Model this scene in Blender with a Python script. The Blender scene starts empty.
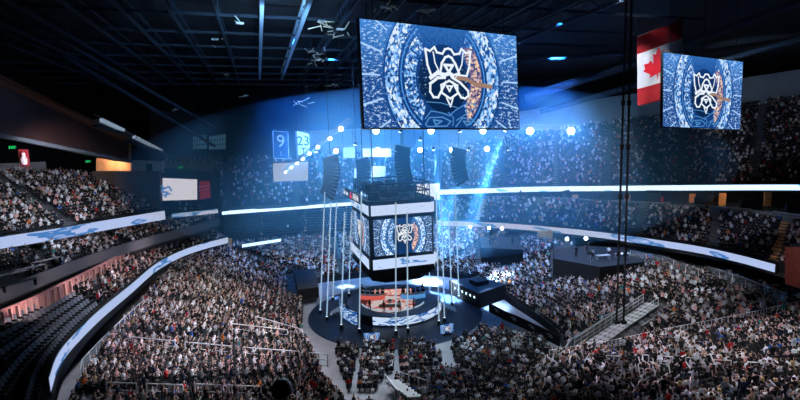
BEAMW, CAMW, CONEW, FILLW, HALL, HAZE, EXPO, LT = 800000, 9, 80, 110000, 2.9, 0.012, 0.0, False
import bpy, math, random
import numpy as np
from mathutils import Vector, Matrix
random.seed(11); RNG = np.random.default_rng(11)
R = math.radians
SC = bpy.context.scene
COL = SC.collection

# ------------------------------------------------------------------ camera
F = 460.0; PITCH = math.atan(59 / 460); ROLL = 0.03; EYE = 25.0
def ray(px, py):
    u = (px - 400) / F; v = (200 - py) / F
    cr, sr = math.cos(ROLL), math.sin(ROLL)
    a = u * cr + v * sr; b = -u * sr + v * cr
    c, s = math.cos(PITCH), math.sin(PITCH)
    return Vector((a, c + b * s, -s + b * c))
def gp(px, py, h):                       # point of the place at height h
    d = ray(px, py); t = (h - EYE) / d.z
    return Vector((d.x * t, d.y * t, h))
def at(px, py, Y):                       # point of the place at distance Y
    d = ray(px, py); t = Y / d.y
    return Vector((d.x * t, Y, EYE + d.z * t))
cam_d = bpy.data.cameras.new('camera'); cam = bpy.data.objects.new('camera', cam_d)
COL.objects.link(cam); SC.camera = cam
cam_d.sensor_width = 36; cam_d.lens = F / 800 * 36; cam_d.clip_end = 600; cam_d.clip_start = 0.2
fwd = ray(400, 200).normalized()
rt = (ray(500, 200) - ray(400, 200)).normalized()
up = rt.cross(fwd)
cam.matrix_world = Matrix(((rt.x, up.x, -fwd.x, 0), (rt.y, up.y, -fwd.y, 0), (rt.z, up.z, -fwd.z, EYE), (0, 0, 0, 1)))

# ------------------------------------------------------------------ materials
MATS = {}
def mat(name, col, rough=0.7, metal=0.0, var=0.0, scale=3.0, emit=None, estr=0.0, spec=0.3):
    if name in MATS: return MATS[name]
    m = bpy.data.materials.new(name); m.use_nodes = True
    nt = m.node_tree; b = nt.nodes['Principled BSDF']
    b.inputs['Base Color'].default_value = (*col, 1)
    b.inputs['Roughness'].default_value = rough
    b.inputs['Metallic'].default_value = metal
    b.inputs['Specular IOR Level'].default_value = spec
    if var > 0:
        tc = nt.nodes.new('ShaderNodeTexCoord'); n = nt.nodes.new('ShaderNodeTexNoise')
        n.inputs['Scale'].default_value = scale; n.inputs['Detail'].default_value = 5
        rp = nt.nodes.new('ShaderNodeValToRGB')
        rp.color_ramp.elements[0].position = 0.3; rp.color_ramp.elements[1].position = 0.7
        rp.color_ramp.elements[0].color = (*[c * (1 - var) for c in col], 1)
        rp.color_ramp.elements[1].color = (*[min(1, c * (1 + var)) for c in col], 1)
        nt.links.new(tc.outputs['Object'], n.inputs['Vector'])
        nt.links.new(n.outputs['Fac'], rp.inputs['Fac']); nt.links.new(rp.outputs['Color'], b.inputs['Base Color'])
    if emit:
        b.inputs['Emission Color'].default_value = (*emit, 1); b.inputs['Emission Strength'].default_value = estr
    MATS[name] = m
    return m
M_conc = mat('concrete', (0.07, 0.075, 0.085), 0.85, var=0.35, scale=0.8)
M_floor = mat('arena_floor', (0.20, 0.21, 0.24), 0.6, var=0.2, scale=0.5)
M_dark = mat('dark_paint', (0.012, 0.014, 0.02), 0.7)
M_black = mat('black_cloth', (0.008, 0.009, 0.012), 0.9)
M_steel = mat('steel', (0.45, 0.47, 0.5), 0.35, 0.8)
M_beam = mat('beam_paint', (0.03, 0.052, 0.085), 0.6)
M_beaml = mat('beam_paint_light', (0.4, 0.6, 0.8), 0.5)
M_roof = mat('roof_deck', (0.02, 0.025, 0.035), 0.9, var=0.3)
M_grey = mat('grey_wall', (0.16, 0.17, 0.19), 0.8, var=0.15, scale=0.6)
M_lgrey = mat('light_grey_wall', (0.42, 0.43, 0.45), 0.8, var=0.12, scale=0.6)
M_brown = mat('brown_panel', (0.085, 0.045, 0.032), 0.45, var=0.3, scale=0.7)
M_redbrown = mat('red_brown_panel', (0.14, 0.035, 0.025), 0.6, var=0.3)
M_pink = mat('pink_panel', (0.42, 0.20, 0.20), 0.6, var=0.12)
M_glowpanel = mat('orange_glow_panel', (0.6, 0.28, 0.10), 0.6, var=0.2)  # orange glow is put into the panel colour
M_step = mat('orange_lit_step', (0.85, 0.50, 0.24), 0.8, var=0.2)  # orange light on the aisle steps is put into their colour
M_seat = mat('navy_seat', (0.010, 0.013, 0.022), 0.6)
M_gseat = mat('grey_seat_cover', (0.13, 0.14, 0.17), 0.7, var=0.1)
M_disc = mat('stage_apron', (0.006, 0.014, 0.034), 0.4, var=0.25, scale=0.6)
M_white = mat('white_paint', (0.75, 0.75, 0.78), 0.5)
M_glass = None
def emat(name, col, s):
    if name in MATS: return MATS[name]
    m = bpy.data.materials.new(name); m.use_nodes = True; nt = m.node_tree; nt.nodes.clear()
    o = nt.nodes.new('ShaderNodeOutputMaterial'); e = nt.nodes.new('ShaderNodeEmission')
    e.inputs['Color'].default_value = (*col, 1); e.inputs['Strength'].default_value = s
    nt.links.new(e.outputs[0], o.inputs[0]); MATS[name] = m; return m
def gl(name, col, alpha, rough=0.1):
    m = mat(name, col, rough); m.node_tree.nodes['Principled BSDF'].inputs['Alpha'].default_value = alpha; return m
M_glass = gl('railing_glass', (0.35, 0.4, 0.45), 0.22)

# ------------------------------------------------------------------ mesh helpers
class MB:
    def __init__(s): s.v = []; s.f = []; s.m = []
    def add(s, vs, fs, mi=0):
        o = len(s.v); s.v += [tuple(x) for x in vs]; s.f += [tuple(i + o for i in f) for f in fs]; s.m += [mi] * len(fs)
        return s
    def box(s, c, d, rz=0, mi=0, M=None):
        c = Vector(c); hx, hy, hz = d[0] / 2, d[1] / 2, d[2] / 2
        Rm = Matrix.Rotation(rz, 3, 'Z') if M is None else M
        vs = [c + Rm @ Vector((x * hx, y * hy, z * hz)) for z in (-1, 1) for y in (-1, 1) for x in (-1, 1)]
        return s.add(vs, [(0, 2, 3, 1), (4, 5, 7, 6), (0, 1, 5, 4), (2, 6, 7, 3), (0, 4, 6, 2), (1, 3, 7, 5)], mi)
    def tube(s, a, b, r, n=8, r2=None, mi=0, cap=True):
        a = Vector(a); b = Vector(b); d = (b - a)
        if d.length < 1e-6: return s
        d.normalize(); r2 = r if r2 is None else r2
        u = d.orthogonal().normalized(); w = d.cross(u)
        vs = []
        for p, rr in ((a, r), (b, r2)):
            for k in range(n):
                t = 2 * math.pi * k / n; vs.append(p + (u * math.cos(t) + w * math.sin(t)) * rr)
        fs = [(k, (k + 1) % n, n + (k + 1) % n, n + k) for k in range(n)]
        if cap: fs += [tuple(range(n - 1, -1, -1)), tuple(range(n, 2 * n))]
        return s.add(vs, fs, mi)
    def bar(s, a, b, w, h, mi=0):            # rectangular bar between two points, w across, h high
        a = Vector(a); b = Vector(b); d = (b - a); L = d.length
        if L < 1e-6: return s
        d.normalize(); x = d.cross(Vector((0, 0, 1)))
        if x.length < 1e-3: x = Vector((1, 0, 0))
        x.normalize(); z = x.cross(d)
        Mx = Matrix((x, d, z)).transposed()
        return s.box((a + b) / 2, (w, L, h), M=Mx, mi=mi)
    def path(s, pts, r, n=6, mi=0):
        for p, q in zip(pts[:-1], pts[1:]): s.tube(p, q, r, n, mi=mi)
        return s
    def quad(s, a, b, c, d, mi=0): return s.add([a, b, c, d], [(0, 1, 2, 3)], mi)
    def slab(s, a, b, c, d, th, mi=0):       # four corners pushed back by th along the normal
        a, b, c, d = map(Vector, (a, b, c, d)); n = (b - a).cross(d - a).normalized() * th
        return s.add([a, b, c, d, a - n, b - n, c - n, d - n], [(0, 1, 2, 3), (7, 6, 5, 4), (0, 4, 5, 1), (1, 5, 6, 2), (2, 6, 7, 3), (3, 7, 4, 0)], mi)
    def lathe(s, c, prof, n=32, mi=0):       # prof: (r, z)
        c = Vector(c); vs = []
        for r, z in prof:
            for k in range(n):
                t = 2 * math.pi * k / n; vs.append(c + Vector((r * math.cos(t), r * math.sin(t), z)))
        fs = [(i * n + k, i * n + (k + 1) % n, (i + 1) * n + (k + 1) % n, (i + 1) * n + k) for i in range(len(prof) - 1) for k in range(n)]
        return s.add(vs, fs, mi)
    def build(s, name, mats, parent=None, smooth=False, origin=None):
        me = bpy.data.meshes.new(name)
        o = Vector(origin) if origin is not None else Vector((0, 0, 0))
        me.from_pydata([tuple(Vector(v) - o) for v in s.v], [], s.f)
        for m in (mats if isinstance(mats, (list, tuple)) else [mats]): me.materials.append(m)
        if any(s.m): me.polygons.foreach_set('material_index', s.m)
        if smooth: me.polygons.foreach_set('use_smooth', [True] * len(s.f))
        me.update()
        ob = bpy.data.objects.new(name, me); COL.objects.link(ob); ob.location = o
        if parent is not None:
            ob.parent = parent
            ob.location = o - Vector(parent.location) if origin is not None else -Vector(parent.location)
        return ob
def tag(o, label=None, cat=None, group=None, kind=None):
    if label: o['label'] = label
    if cat: o['category'] = cat
    if group: o['group'] = group
    if kind: o['kind'] = kind
    return o
def empty(name, loc, label, cat, group=None):    # unrotated: children give world points
    o = bpy.data.objects.new(name, None); COL.objects.link(o); o.location = loc; o.empty_display_size = 0.3
    return tag(o, label, cat, group)
def struct(o): o['kind'] = 'structure'; return o
def copy_tree(o, parent=None):
    c = o.copy(); COL.objects.link(c); c.parent = parent
    for ch in o.children: copy_tree(ch, c)
    return c
ORD = 'first second third fourth fifth sixth seventh eighth ninth tenth eleventh twelfth thirteenth fourteenth fifteenth sixteenth seventeenth eighteenth nineteenth twentieth'.split()
def ordw(n):
    if n < 20: return ORD[n]
    tens = {20: 'twenty', 30: 'thirty', 40: 'forty', 50: 'fifty', 60: 'sixty', 70: 'seventy', 80: 'eighty', 90: 'ninety'}
    k = n + 1
    if k > 99: return 'far end'
    t, u = k // 10 * 10, k % 10
    return (tens[t] + '-' + ORD[u - 1]) if u else tens[t][:-1] + 'ieth'

# ------------------------------------------------------------------ tiers
def spline(pts, closed, m):
    P = np.array(pts, float); n = len(P); out = []
    segs = n if closed else n - 1
    for i in range(segs):
        if closed: p0, p1, p2, p3 = P[(i - 1) % n], P[i], P[(i + 1) % n], P[(i + 2) % n]
        else:
            p1, p2 = P[i], P[i + 1]; p0 = P[i - 1] if i else 2 * p1 - p2; p3 = P[i + 2] if i + 2 < n else 2 * p2 - p1
        for k in range(m):
            t = k / m
            out.append(0.5 * ((2 * p1) + (-p0 + p2) * t + (2 * p0 - 5 * p1 + 4 * p2 - p3) * t * t + (-p0 + 3 * p1 - 3 * p2 + p3) * t ** 3))
    if not closed: out.append(P[-1])
    return np.array(out)
class Tier:
    def __init__(s, front, back, rows, closed=False, m=8, curve=1.0):
        s.A = spline(front, closed, m); s.B = spline(back, closed, m); s.rows = rows; s.closed = closed; s.curve = curve; s.m = m
    def line(s, t, z):
        L = s.A + (s.B - s.A) * t; L = L.copy(); L[:, 2] = z; return L
    def z(s, i):
        t = (i / max(1, s.rows - 1)) ** s.curve
        return s.A[:, 2] + (s.B[:, 2] - s.A[:, 2]) * t
    def terrace(s, name, m, skirt=0.0):
        mb = MB(); n = len(s.A); rng = range(n) if s.closed else range(n - 1)
        V = []
        if skirt:
            L = s.line(0, s.A[:, 2] - skirt); V.append(L)
        for i in range(s.rows):
            V.append(s.line(i / s.rows, s.z(i))); V.append(s.line((i + 1) / s.rows, s.z(i)))
        vs = [tuple(p) for L in V for p in L]
        fs = [(r * n + k, r * n + (k + 1) % n, (r + 1) * n + (k + 1) % n, (r + 1) * n + k) for r in range(len(V) - 1) for k in rng]
        mb.add(vs, fs); return struct(mb.build(name, m))
    def seats(s, pitch=0.54, aisles=(), aw=1.1, skip=(), rows=None, inside=None, minrow=0.62, depth=0.45):
        """list of (x, y, z, heading, row, seat)"""
        out = []; last = None
        for i in (rows or range(s.rows)):
            L = s.line((i + depth) / s.rows, s.z(i))
            if s.closed: L = np.vstack([L, L[:1]])
            inner = s.line(max(0, (i - 1) / s.rows), 0); 
            if s.closed: inner = np.vstack([inner, inner[:1]])
            d = np.hypot(*np.diff(L[:, :2], axis=0).T); cum = np.concatenate([[0], np.cumsum(d)])
            par = np.arange(len(L)) / s.m          # parameter in control-point units
            apos = [np.interp(a, par, cum) for a in aisles]
            k = 0; q = 0.3
            while q < cum[-1]:
                if all(abs(q - a) > aw / 2 + 0.2 for a in apos):
                    x, y, z = (np.interp(q, cum, L[:, j]) for j in range(3)); u = np.interp(q, cum, par)
                    j = min(len(d) - 1, np.searchsorted(cum, q, 'right') - 1)
                    tx, ty = (L[j + 1, :2] - L[j, :2]) / max(d[j], 1e-6)
                    nx, ny = -ty, tx
                    ix, iy = inner[j, :2]
                    if (ix - x) * nx + (iy - y) * ny < 0: nx, ny = -nx, -ny
                    ok = True
                    for poly in skip:
                        if inpoly(x, y, poly): ok = False; break
                    if ok and inside is not None and not inside(x, y, z, u, i): ok = False
                    if ok: out.append((x, y, z, math.atan2(ny, nx) - math.pi / 2, i, k))
                    k += 1
                q += pitch
        return out
    def stair(s, u, name, m, w=1.1, rows=None):
        mb = MB(); pts = []
        for i in range(s.rows):
            k = int(u * s.m) % len(s.A)
            for j, (tt, dz) in enumerate(((0.15, 0.09), (0.65, 0.18))):
                A = s.line((i + tt) / s.rows, s.z(i))[k]; B = s.line((i + tt + 0.3) / s.rows, s.z(i))[k]
                C = s.line((i + tt) / s.rows, s.z(i))[(k + 1) % len(s.A)]
                ang = math.atan2(C[1] - A[1], C[0] - A[0]); c = (A + B) / 2
                mb.box((c[0], c[1], c[2] + dz / 2 + 0.01), (w, float(np.hypot(*(B - A)[:2])), dz), rz=ang)
        o = mb.build(name, m); return struct(o)
def inpoly(x, y, P):
    c = False; n = len(P)
    for i in range(n):
        x1, y1 = P[i]; x2, y2 = P[(i + 1) % n]
        if (y1 > y) != (y2 > y) and x < (x2 - x1) * (y - y1) / (y2 - y1) + x1: c = not c
    return c
# ------------------------------------------------------------------ people
def joints(pose):
    J = dict(pelvis=(0, 0, .52), belly=(0, -.02, .72), chest=(0, -.04, .95), neck=(0, -.03, 1.13), head=(0, 0, 1.20), crown=(0, .0, 1.33),
             hipL=(-.1, .03, .52), hipR=(.1, .03, .52), kneeL=(-.13, .42, .52), kneeR=(.13, .42, .52), ankL=(-.13, .40, .09), ankR=(.13, .40, .09),
             toeL=(-.14, .55, .04), toeR=(.14, .55, .04), shL=(-.18, -.04, 1.04), shR=(.18, -.04, 1.04))
    arms = dict(lap=((-.26, .06, .80), (-.14, .30, .66), (.26, .06, .80), (.14, .30, .66)),
                up=((-.30, .08, 1.22), (-.26, .14, 1.50), (.30, .08, 1.22), (.26, .14, 1.50)),
                one=((-.26, .06, .80), (-.14, .30, .66), (.30, .10, 1.20), (.24, .20, 1.48)),
                clap=((-.27, .14, .88), (-.05, .36, 1.04), (.27, .14, .88), (.05, .36, 1.04)),
                phone=((-.25, .18, .90), (-.06, .36, 1.12), (.26, .06, .80), (.14, .30, .66)))
    el, hl, er, hr = arms[pose.split('_')[-1]]
    J.update(elL=el, haL=hl, elR=er, haR=hr)
    if pose.startswith('lean'):
        for k in ('belly', 'chest', 'neck', 'head', 'crown', 'shL', 'shR', 'elL', 'elR', 'haL', 'haR'):
            x, y, z = J[k]; J[k] = (x, y + (z - .52) * .38, z - (z - .52) * .10)
    if pose.startswith('stand'):
        for k in list(J):
            x, y, z = J[k]
            if k[:4] not in ('knee', 'ankL', 'ankR', 'toeL', 'toeR'): J[k] = (x, y, z + .40)
        J.update(kneeL=(-.11, .04, .50), kneeR=(.11, .04, .50), ankL=(-.12, 0, .09), ankR=(.12, 0, .09), toeL=(-.13, .15, .04), toeR=(.13, .15, .04))
    return {k: Vector(v) for k, v in J.items()}
# (joint a, joint b, radius a, radius b, region)   regions: 0 skin 1 shirt 2 trousers 3 hair 4 shoe
BONES = [('pelvis', 'belly', .15, .14, 1), ('belly', 'chest', .14, .165, 1), ('chest', 'neck', .15, .06, 1), ('neck', 'head', .05, .075, 0), ('head', 'crown', .095, .085, 0),
         ('pelvis', 'hipL', .12, .10, 2), ('hipL', 'kneeL', .10, .07, 2), ('kneeL', 'ankL', .065, .045, 2), ('ankL', 'toeL', .05, .04, 4),
         ('pelvis', 'hipR', .12, .10, 2), ('hipR', 'kneeR', .10, .07, 2), ('kneeR', 'ankR', .065, .045, 2), ('ankR', 'toeR', .05, .04, 4),
         ('chest', 'shL', .12, .075, 1), ('shL', 'elL', .065, .048, 1), ('elL', 'haL', .045, .032, 0),
         ('chest', 'shR', .12, .075, 1), ('shR', 'elR', .065, .048, 1), ('elR', 'haR', .045, .032, 0)]
POSES = ['sit_lap', 'sit_clap', 'lean_lap', 'sit_phone', 'sit_one', 'sit_up', 'stand_lap', 'stand_clap', 'stand_up']
PWORD = {'sit_lap': 'hands in lap', 'sit_clap': 'hands clapping', 'lean_lap': 'leaning forward', 'sit_phone': 'one hand lifted', 'sit_one': 'one arm raised',
         'sit_up': 'both arms raised', 'stand_lap': 'standing', 'stand_clap': 'standing and clapping', 'stand_up': 'standing arms raised'}
def lowfig(pose, far=False):
    J = joints(pose); mb = MB()
    for a, b, ra, rb, rg in BONES:
        if a == 'neck' or (rg == 4) or (a == 'pelvis' and b[:3] == 'hip') or (a == 'chest' and b[:2] == 'sh'): continue
        if far and a.startswith('knee'): continue
        n = 5 if a in ('head', 'belly', 'pelvis', 'chest') else (3 if far else 4)
        A, B = J[a].copy(), J[b].copy()
        if a == 'head': A.z -= .06; B.z += .0
        wide = 1.3 if rg == 1 and a in ('pelvis', 'belly', 'chest') else 1.0
        o = len(mb.v); mb.tube(A, B, ra, n, rb, mi=rg)
        if wide > 1: mb.v[o:] = [(x * wide, y, z) for x, y, z in mb.v[o:]]
    # hair cap
    c = J['crown']; h = J['head']
    mb.tube((h.x, h.y - .035, h.z + .02), (c.x, c.y - .01, c.z + .035), .095, 5, .06, mi=3)
    return mb
FIGN = [lowfig(p) for p in POSES]; FIGF = [lowfig(p, True) for p in POSES]
SKIN = [(0.50, 0.31, 0.26), (0.66, 0.43, 0.37), (0.20, 0.11, 0.08), (0.74, 0.53, 0.47)]
HAIR = [('black', (0.008, 0.007, 0.008)), ('dark brown', (0.03, 0.015, 0.01)), ('brown', (0.09, 0.045, 0.02)), ('blond', (0.45, 0.30, 0.13))]
SHIRT = [('black', (0.006, 0.006, 0.008), 44), ('charcoal', (0.035, 0.037, 0.042), 12), ('white', (0.80, 0.82, 0.88), 20), ('light grey', (0.45, 0.47, 0.52), 9), ('grey', (0.16, 0.175, 0.21), 6),
         ('navy', (0.012, 0.022, 0.07), 7), ('blue', (0.03, 0.12, 0.45), 2.2), ('pale pink', (0.75, 0.42, 0.40), 4), ('red', (0.55, 0.015, 0.02), 2.4), ('maroon', (0.16, 0.012, 0.02), 1.5),
         ('orange', (0.75, 0.18, 0.02), 0.9), ('tan', (0.42, 0.27, 0.16), 1.5), ('teal', (0.02, 0.25, 0.25), 0.5)]
TROU = [(0.006, 0.007, 0.012), (0.012, 0.02, 0.045), (0.05, 0.05, 0.055)]
M_skin = [mat('skin_%d' % i, c, 0.6) for i, c in enumerate(SKIN)]
M_hair = [mat('hair_%d' % i, c, 0.7) for i, (n, c) in enumerate(HAIR)]
M_shirt = [mat('shirt_' + n.replace(' ', '_'), c, 0.85) for n, c, w in SHIRT]
M_trou = [mat('trousers_%d' % i, c, 0.85) for i, c in enumerate(TROU)]
M_shoe = mat('shoe', (0.02, 0.02, 0.02), 0.6)
CMATS = M_skin + M_hair + M_trou + [M_shoe] + M_shirt
oS, oH, oT, oSh, oC = 0, 4, 8, 11, 12
SW = np.array([w for _, _, w in SHIRT], float); SW /= SW.sum()
PW = np.array([40, 12, 20, 8, 5, 3, 4, 2, 1.5]); PW = PW / PW.sum()
def crowd_mesh(name, seats, far_dist=62):
    """every spectator past the nearest three hundred, as one mass"""
    N = len(seats); S = np.array([s[:4] for s in seats])
    pose = RNG.choice(len(POSES), N, p=PW); shirt = RNG.choice(len(SHIRT), N, p=SW)
    skin = RNG.choice(4, N, p=[.35, .35, .12, .18]); hair = RNG.choice(4, N, p=[.55, .25, .14, .06]); tr = RNG.choice(3, N, p=[.6, .3, .1])
    dist = np.hypot(S[:, 0], S[:, 1]); sc = RNG.uniform(.92, 1.12, N); rot = S[:, 3] + RNG.normal(0, .35, N); S[:, :2] += RNG.normal(0, .05, (N, 2))
    V = []; Lp = []; Ls = []; MI = []; off = 0
    for figs, sel in ((FIGN, dist < far_dist), (FIGF, dist >= far_dist)):
        for p in range(len(POSES)):
            idx = np.nonzero(sel & (pose == p))[0]
            if len(idx) == 0: continue
            fg = figs[p]; v = np.array(fg.v); nv = len(v)
            loop = np.concatenate([np.array(f) for f in fg.f]); sizes = np.array([len(f) for f in fg.f]); reg = np.array(fg.m)
            c, s = np.cos(rot[idx]), np.sin(rot[idx]); k = sc[idx]
            x = (v[None, :, 0] * c[:, None] - v[None, :, 1] * s[:, None]) * k[:, None] + S[idx, 0][:, None]
            y = (v[None, :, 0] * s[:, None] + v[None, :, 1] * c[:, None]) * k[:, None] + S[idx, 1][:, None]
            z = v[None, :, 2] * k[:, None] + S[idx, 2][:, None]
            V.append(np.stack([x, y, z], -1).reshape(-1, 3))
            Lp.append((loop[None, :] + (np.arange(len(idx)) * nv)[:, None] + off).ravel()); Ls.append(np.tile(sizes, len(idx)))
            tab = np.stack([oS + skin[idx], oC + shirt[idx], oT + tr[idx], oH + hair[idx], np.full(len(idx), oSh)], 1)
            MI.append(tab[:, reg].ravel()); off += nv * len(idx)
    V = np.concatenate(V).astype(np.float32); Lp = np.concatenate(Lp).astype(np.int32); Ls = np.concatenate(Ls).astype(np.int32); MI = np.concatenate(MI).astype(np.int32)
    me = bpy.data.meshes.new(name); me.vertices.add(len(V)); me.vertices.foreach_set('co', V.ravel())
    me.loops.add(len(Lp)); me.loops.foreach_set('vertex_index', Lp)
    me.polygons.add(len(Ls)); st = np.concatenate([[0], np.cumsum(Ls)[:-1]]).astype(np.int32)
    me.polygons.foreach_set('loop_start', st); me.polygons.foreach_set('loop_total', Ls)
    for m in CMATS: me.materials.append(m)
    me.polygons.foreach_set('material_index', MI); me.update(calc_edges=True)
    o = bpy.data.objects.new(name, me); COL.objects.link(o); return o
def skinned(pose):
    """a continuous body: skeleton, skin, one subdivision; five fingers on each hand"""
    J = joints(pose); names = list(J); V = [J[n] for n in names]; rad = {}
    for a, b, ra, rb, rg in BONES: rad[a] = max(rad.get(a, 0), ra * .9); rad[b] = max(rad.get(b, 0), rb * .9)
    rad['head'] = .088; rad['crown'] = .07; rad['neck'] = .055; rad['haL'] = rad['haR'] = .034
    rr = [(rad[n], rad[n]) for n in names]; E = [(names.index(a), names.index(b)) for a, b, *_ in BONES]; reg = [b[4] for b in BONES]
    segs = [(J[a], J[b], r) for a, b, _, _, r in BONES]
    for side, sg in (('L', -1), ('R', 1)):
        ha, el = J['ha' + side], J['el' + side]; d = (ha - el).normalized(); w = d.cross(Vector((0, 0, 1)))
        w = w.normalized() if w.length > .05 else Vector((1, 0, 0)); nrm = w.cross(d)
        for q in range(5):
            if q == 4: base = ha + w * .03 * sg; tip = base + d * .05 + w * .035 * sg; mid = (base + tip) / 2
            else:
                base = ha + d * .02 + w * (q - 1.5) * .02; L = (.075, .088, .082, .065)[q]; mid = base + d * L * .5; tip = mid + d * L * .45 - nrm * .02
            i0 = len(V); V += [mid, tip]; rr += [(.010, .010), (.008, .008)]; E += [(names.index('ha' + side), i0), (i0, i0 + 1)]; segs += [(ha, tip, 0)]
    nose = len(V); hd = J['head']; V.append(Vector((hd.x, hd.y + .115, hd.z + .03))); rr.append((.014, .014)); E.append((names.index('head'), nose)); segs.append((hd, V[-1], 0))
    me = bpy.data.meshes.new('tmp'); me.from_pydata([tuple(v) for v in V], E, []); o = bpy.data.objects.new('tmp', me); COL.objects.link(o)
    md = o.modifiers.new('s', 'SKIN'); md.use_smooth_shade = True
    sv = me.skin_vertices[0].data
    for i, (a, b) in enumerate(rr): sv[i].radius = (a * (1.25 if i < len(names) and names[i] in ('pelvis', 'belly', 'chest') else 1), b); sv[i].use_root = (i == 0)
    o.modifiers.new('u', 'SUBSURF').levels = 1
    dg = bpy.context.evaluated_depsgraph_get(); dg.update(); m2 = bpy.data.meshes.new_from_object(o.evaluated_get(dg))
    bpy.data.objects.remove(o)
    mi = []
    for p in m2.polygons:
        c = p.center; best = 9; rg = 1
        for a, b, r in segs:
            ab = b - a; t = max(0, min(1, (c - a).dot(ab) / max(ab.length_squared, 1e-9))); dd = (c - (a + ab * t)).length - (.0 if r else .0)
            if dd < best: best, rg = dd, r
        mi.append({0: 0, 1: 1, 2: 2, 4: 3}[rg])
    m2.materials.clear()
    for m in (M_skin[0], M_shirt[0], M_trou[0], M_shoe): m2.materials.append(m)
    m2.polygons.foreach_set('material_index', mi); m2.name = 'person'
    return m2, J
def hairmesh(J, long=False):
    mb = MB(); c = (J['head'] + J['crown']) / 2 + Vector((0, -.012, .005)); n = 12; vs = []; prof = [(.02, .115), (.07, .10), (.10, .055), (.112, 0), (.108, -.05)] + ([(.10, -.13), (.11, -.2)] if long else [])
    for r, z in prof:
        for k in range(n):
            t = 2 * math.pi * k / n; front = max(0, math.sin(t)); rz = z + (front * .07 if z < .03 else 0)
            if long and z < -.06: rr = r * (1 - .3 * front)
            else: rr = r
            yy = math.sin(t) * rr * (1.05 if math.sin(t) < 0 else .9); 
            if long and z < -.06: yy = min(yy, .0) - .02; rz = z
            vs.append(c + Vector((math.cos(t) * rr, yy, rz)))
    fs = [(i * n + k, i * n + (k + 1) % n, (i + 1) * n + (k + 1) % n, (i + 1) * n + k) for i in range(len(prof) - 1) for k in range(n)] + [tuple(range(n))]
    mb.add(vs, fs); me = bpy.data.meshes.new('hair'); me.from_pydata([tuple(v) for v in mb.v], [], mb.f)
    me.polygons.foreach_set('use_smooth', [True] * len(mb.f)); me.materials.append(M_hair[0]); me.update(); return me
PM = {p: skinned(p) for p in POSES}
HM = {(p, l): hairmesh(PM[p][1], l) for p in POSES for l in (False, True)}
PEOPLE = 0
def person(x, y, z, rz, pose, shirt, hair, skin, tr, label, group=None, long=False, sc=1.0, cat='person', trousers=None):
    global PEOPLE; PEOPLE += 1
    o = bpy.data.objects.new('person', PM[pose][0]); COL.objects.link(o); o.location = (x, y, z); o.rotation_euler = (0, 0, rz); o.scale = (sc,) * 3
    for i, m in enumerate((M_skin[skin], M_shirt[shirt], M_trou[tr], M_shoe)):
        o.material_slots[i].link = 'OBJECT'; o.material_slots[i].material = m
    h = bpy.data.objects.new('hair', HM[(pose, long)]); COL.objects.link(h); h.parent = o
    h.material_slots[0].link = 'OBJECT'; h.material_slots[0].material = M_hair[hair]
    tag(o, label, cat, group); return o
SI = {n: i for i, (n, _, _) in enumerate(SHIRT)}

# ------------------------------------------------------------------ the setting
AX = Vector((-.29, .957, 0)); BX = Vector((.957, .29, 0))
mb = MB(); mb.box((0, 65, -0.25), (300, 240, 0.5)); struct(mb.build('floor', M_floor))
mb = MB(); mb.box((0, 65, 43.2), (300, 240, 0.6)); struct(mb.build('ceiling', M_roof))
def wallbox(name, c, d, m):
    struct(MB().box(c, d).build(name, m))
wallbox('wall_left', (-92, 65, 21.5), (1, 200, 43), M_dark)
wallbox('wall_right', (125, 65, 21.5), (1, 200, 43), M_dark)
wallbox('wall_rear', (10, -30, 21.5), (230, 1, 43), M_dark)
wallbox('wall_front', (10, 150, 21.5), (230, 1, 43), M_dark)

inner = [(-17, 76), (-15, 66), (-13.5, 58), (-10.5, 50), (-7.5, 43), (-3, 38.5), (7, 37.5), (14, 42), (18, 49), (19, 56), (16.5, 66), (14, 75), (8, 82), (-2, 84), (-11, 82), (-15.5, 80)]
outer = [(-39, 80), (-36.3, 67), (-33.5, 55), (-30, 43), (-24, 30), (-8, 19), (12, 18), (32, 24), (44, 36), (47.3, 51), (43, 64.5), (35, 76.5), (23, 92), (7, 105), (-15, 97), (-35, 91.2)]
T1 = Tier([(x, y, 0.9) for x, y in inner], [(x, y, 4.7) for x, y in outer], 27, True)
T1.terrace('floor_lower_bowl', M_conc)
# front wall of the lower bowl, with the stage side gate left open on floor level
mb = MB(); n = len(T1.A)
for k in range(n):
    a, b = T1.A[k], T1.A[(k + 1) % n]; mb.bar((a[0], a[1], .55), (b[0], b[1], .55), .12, 1.1)
struct(mb.build('wall_bowl', M_dark))
# outer wall behind the lower bowl, up to the club level
mb = MB()
for k in range(n):
    a, b = T1.B[k], T1.B[(k + 1) % n]; mb.bar((a[0], a[1], 5.4), (b[0], b[1], 5.4), .2, 1.7)
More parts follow.
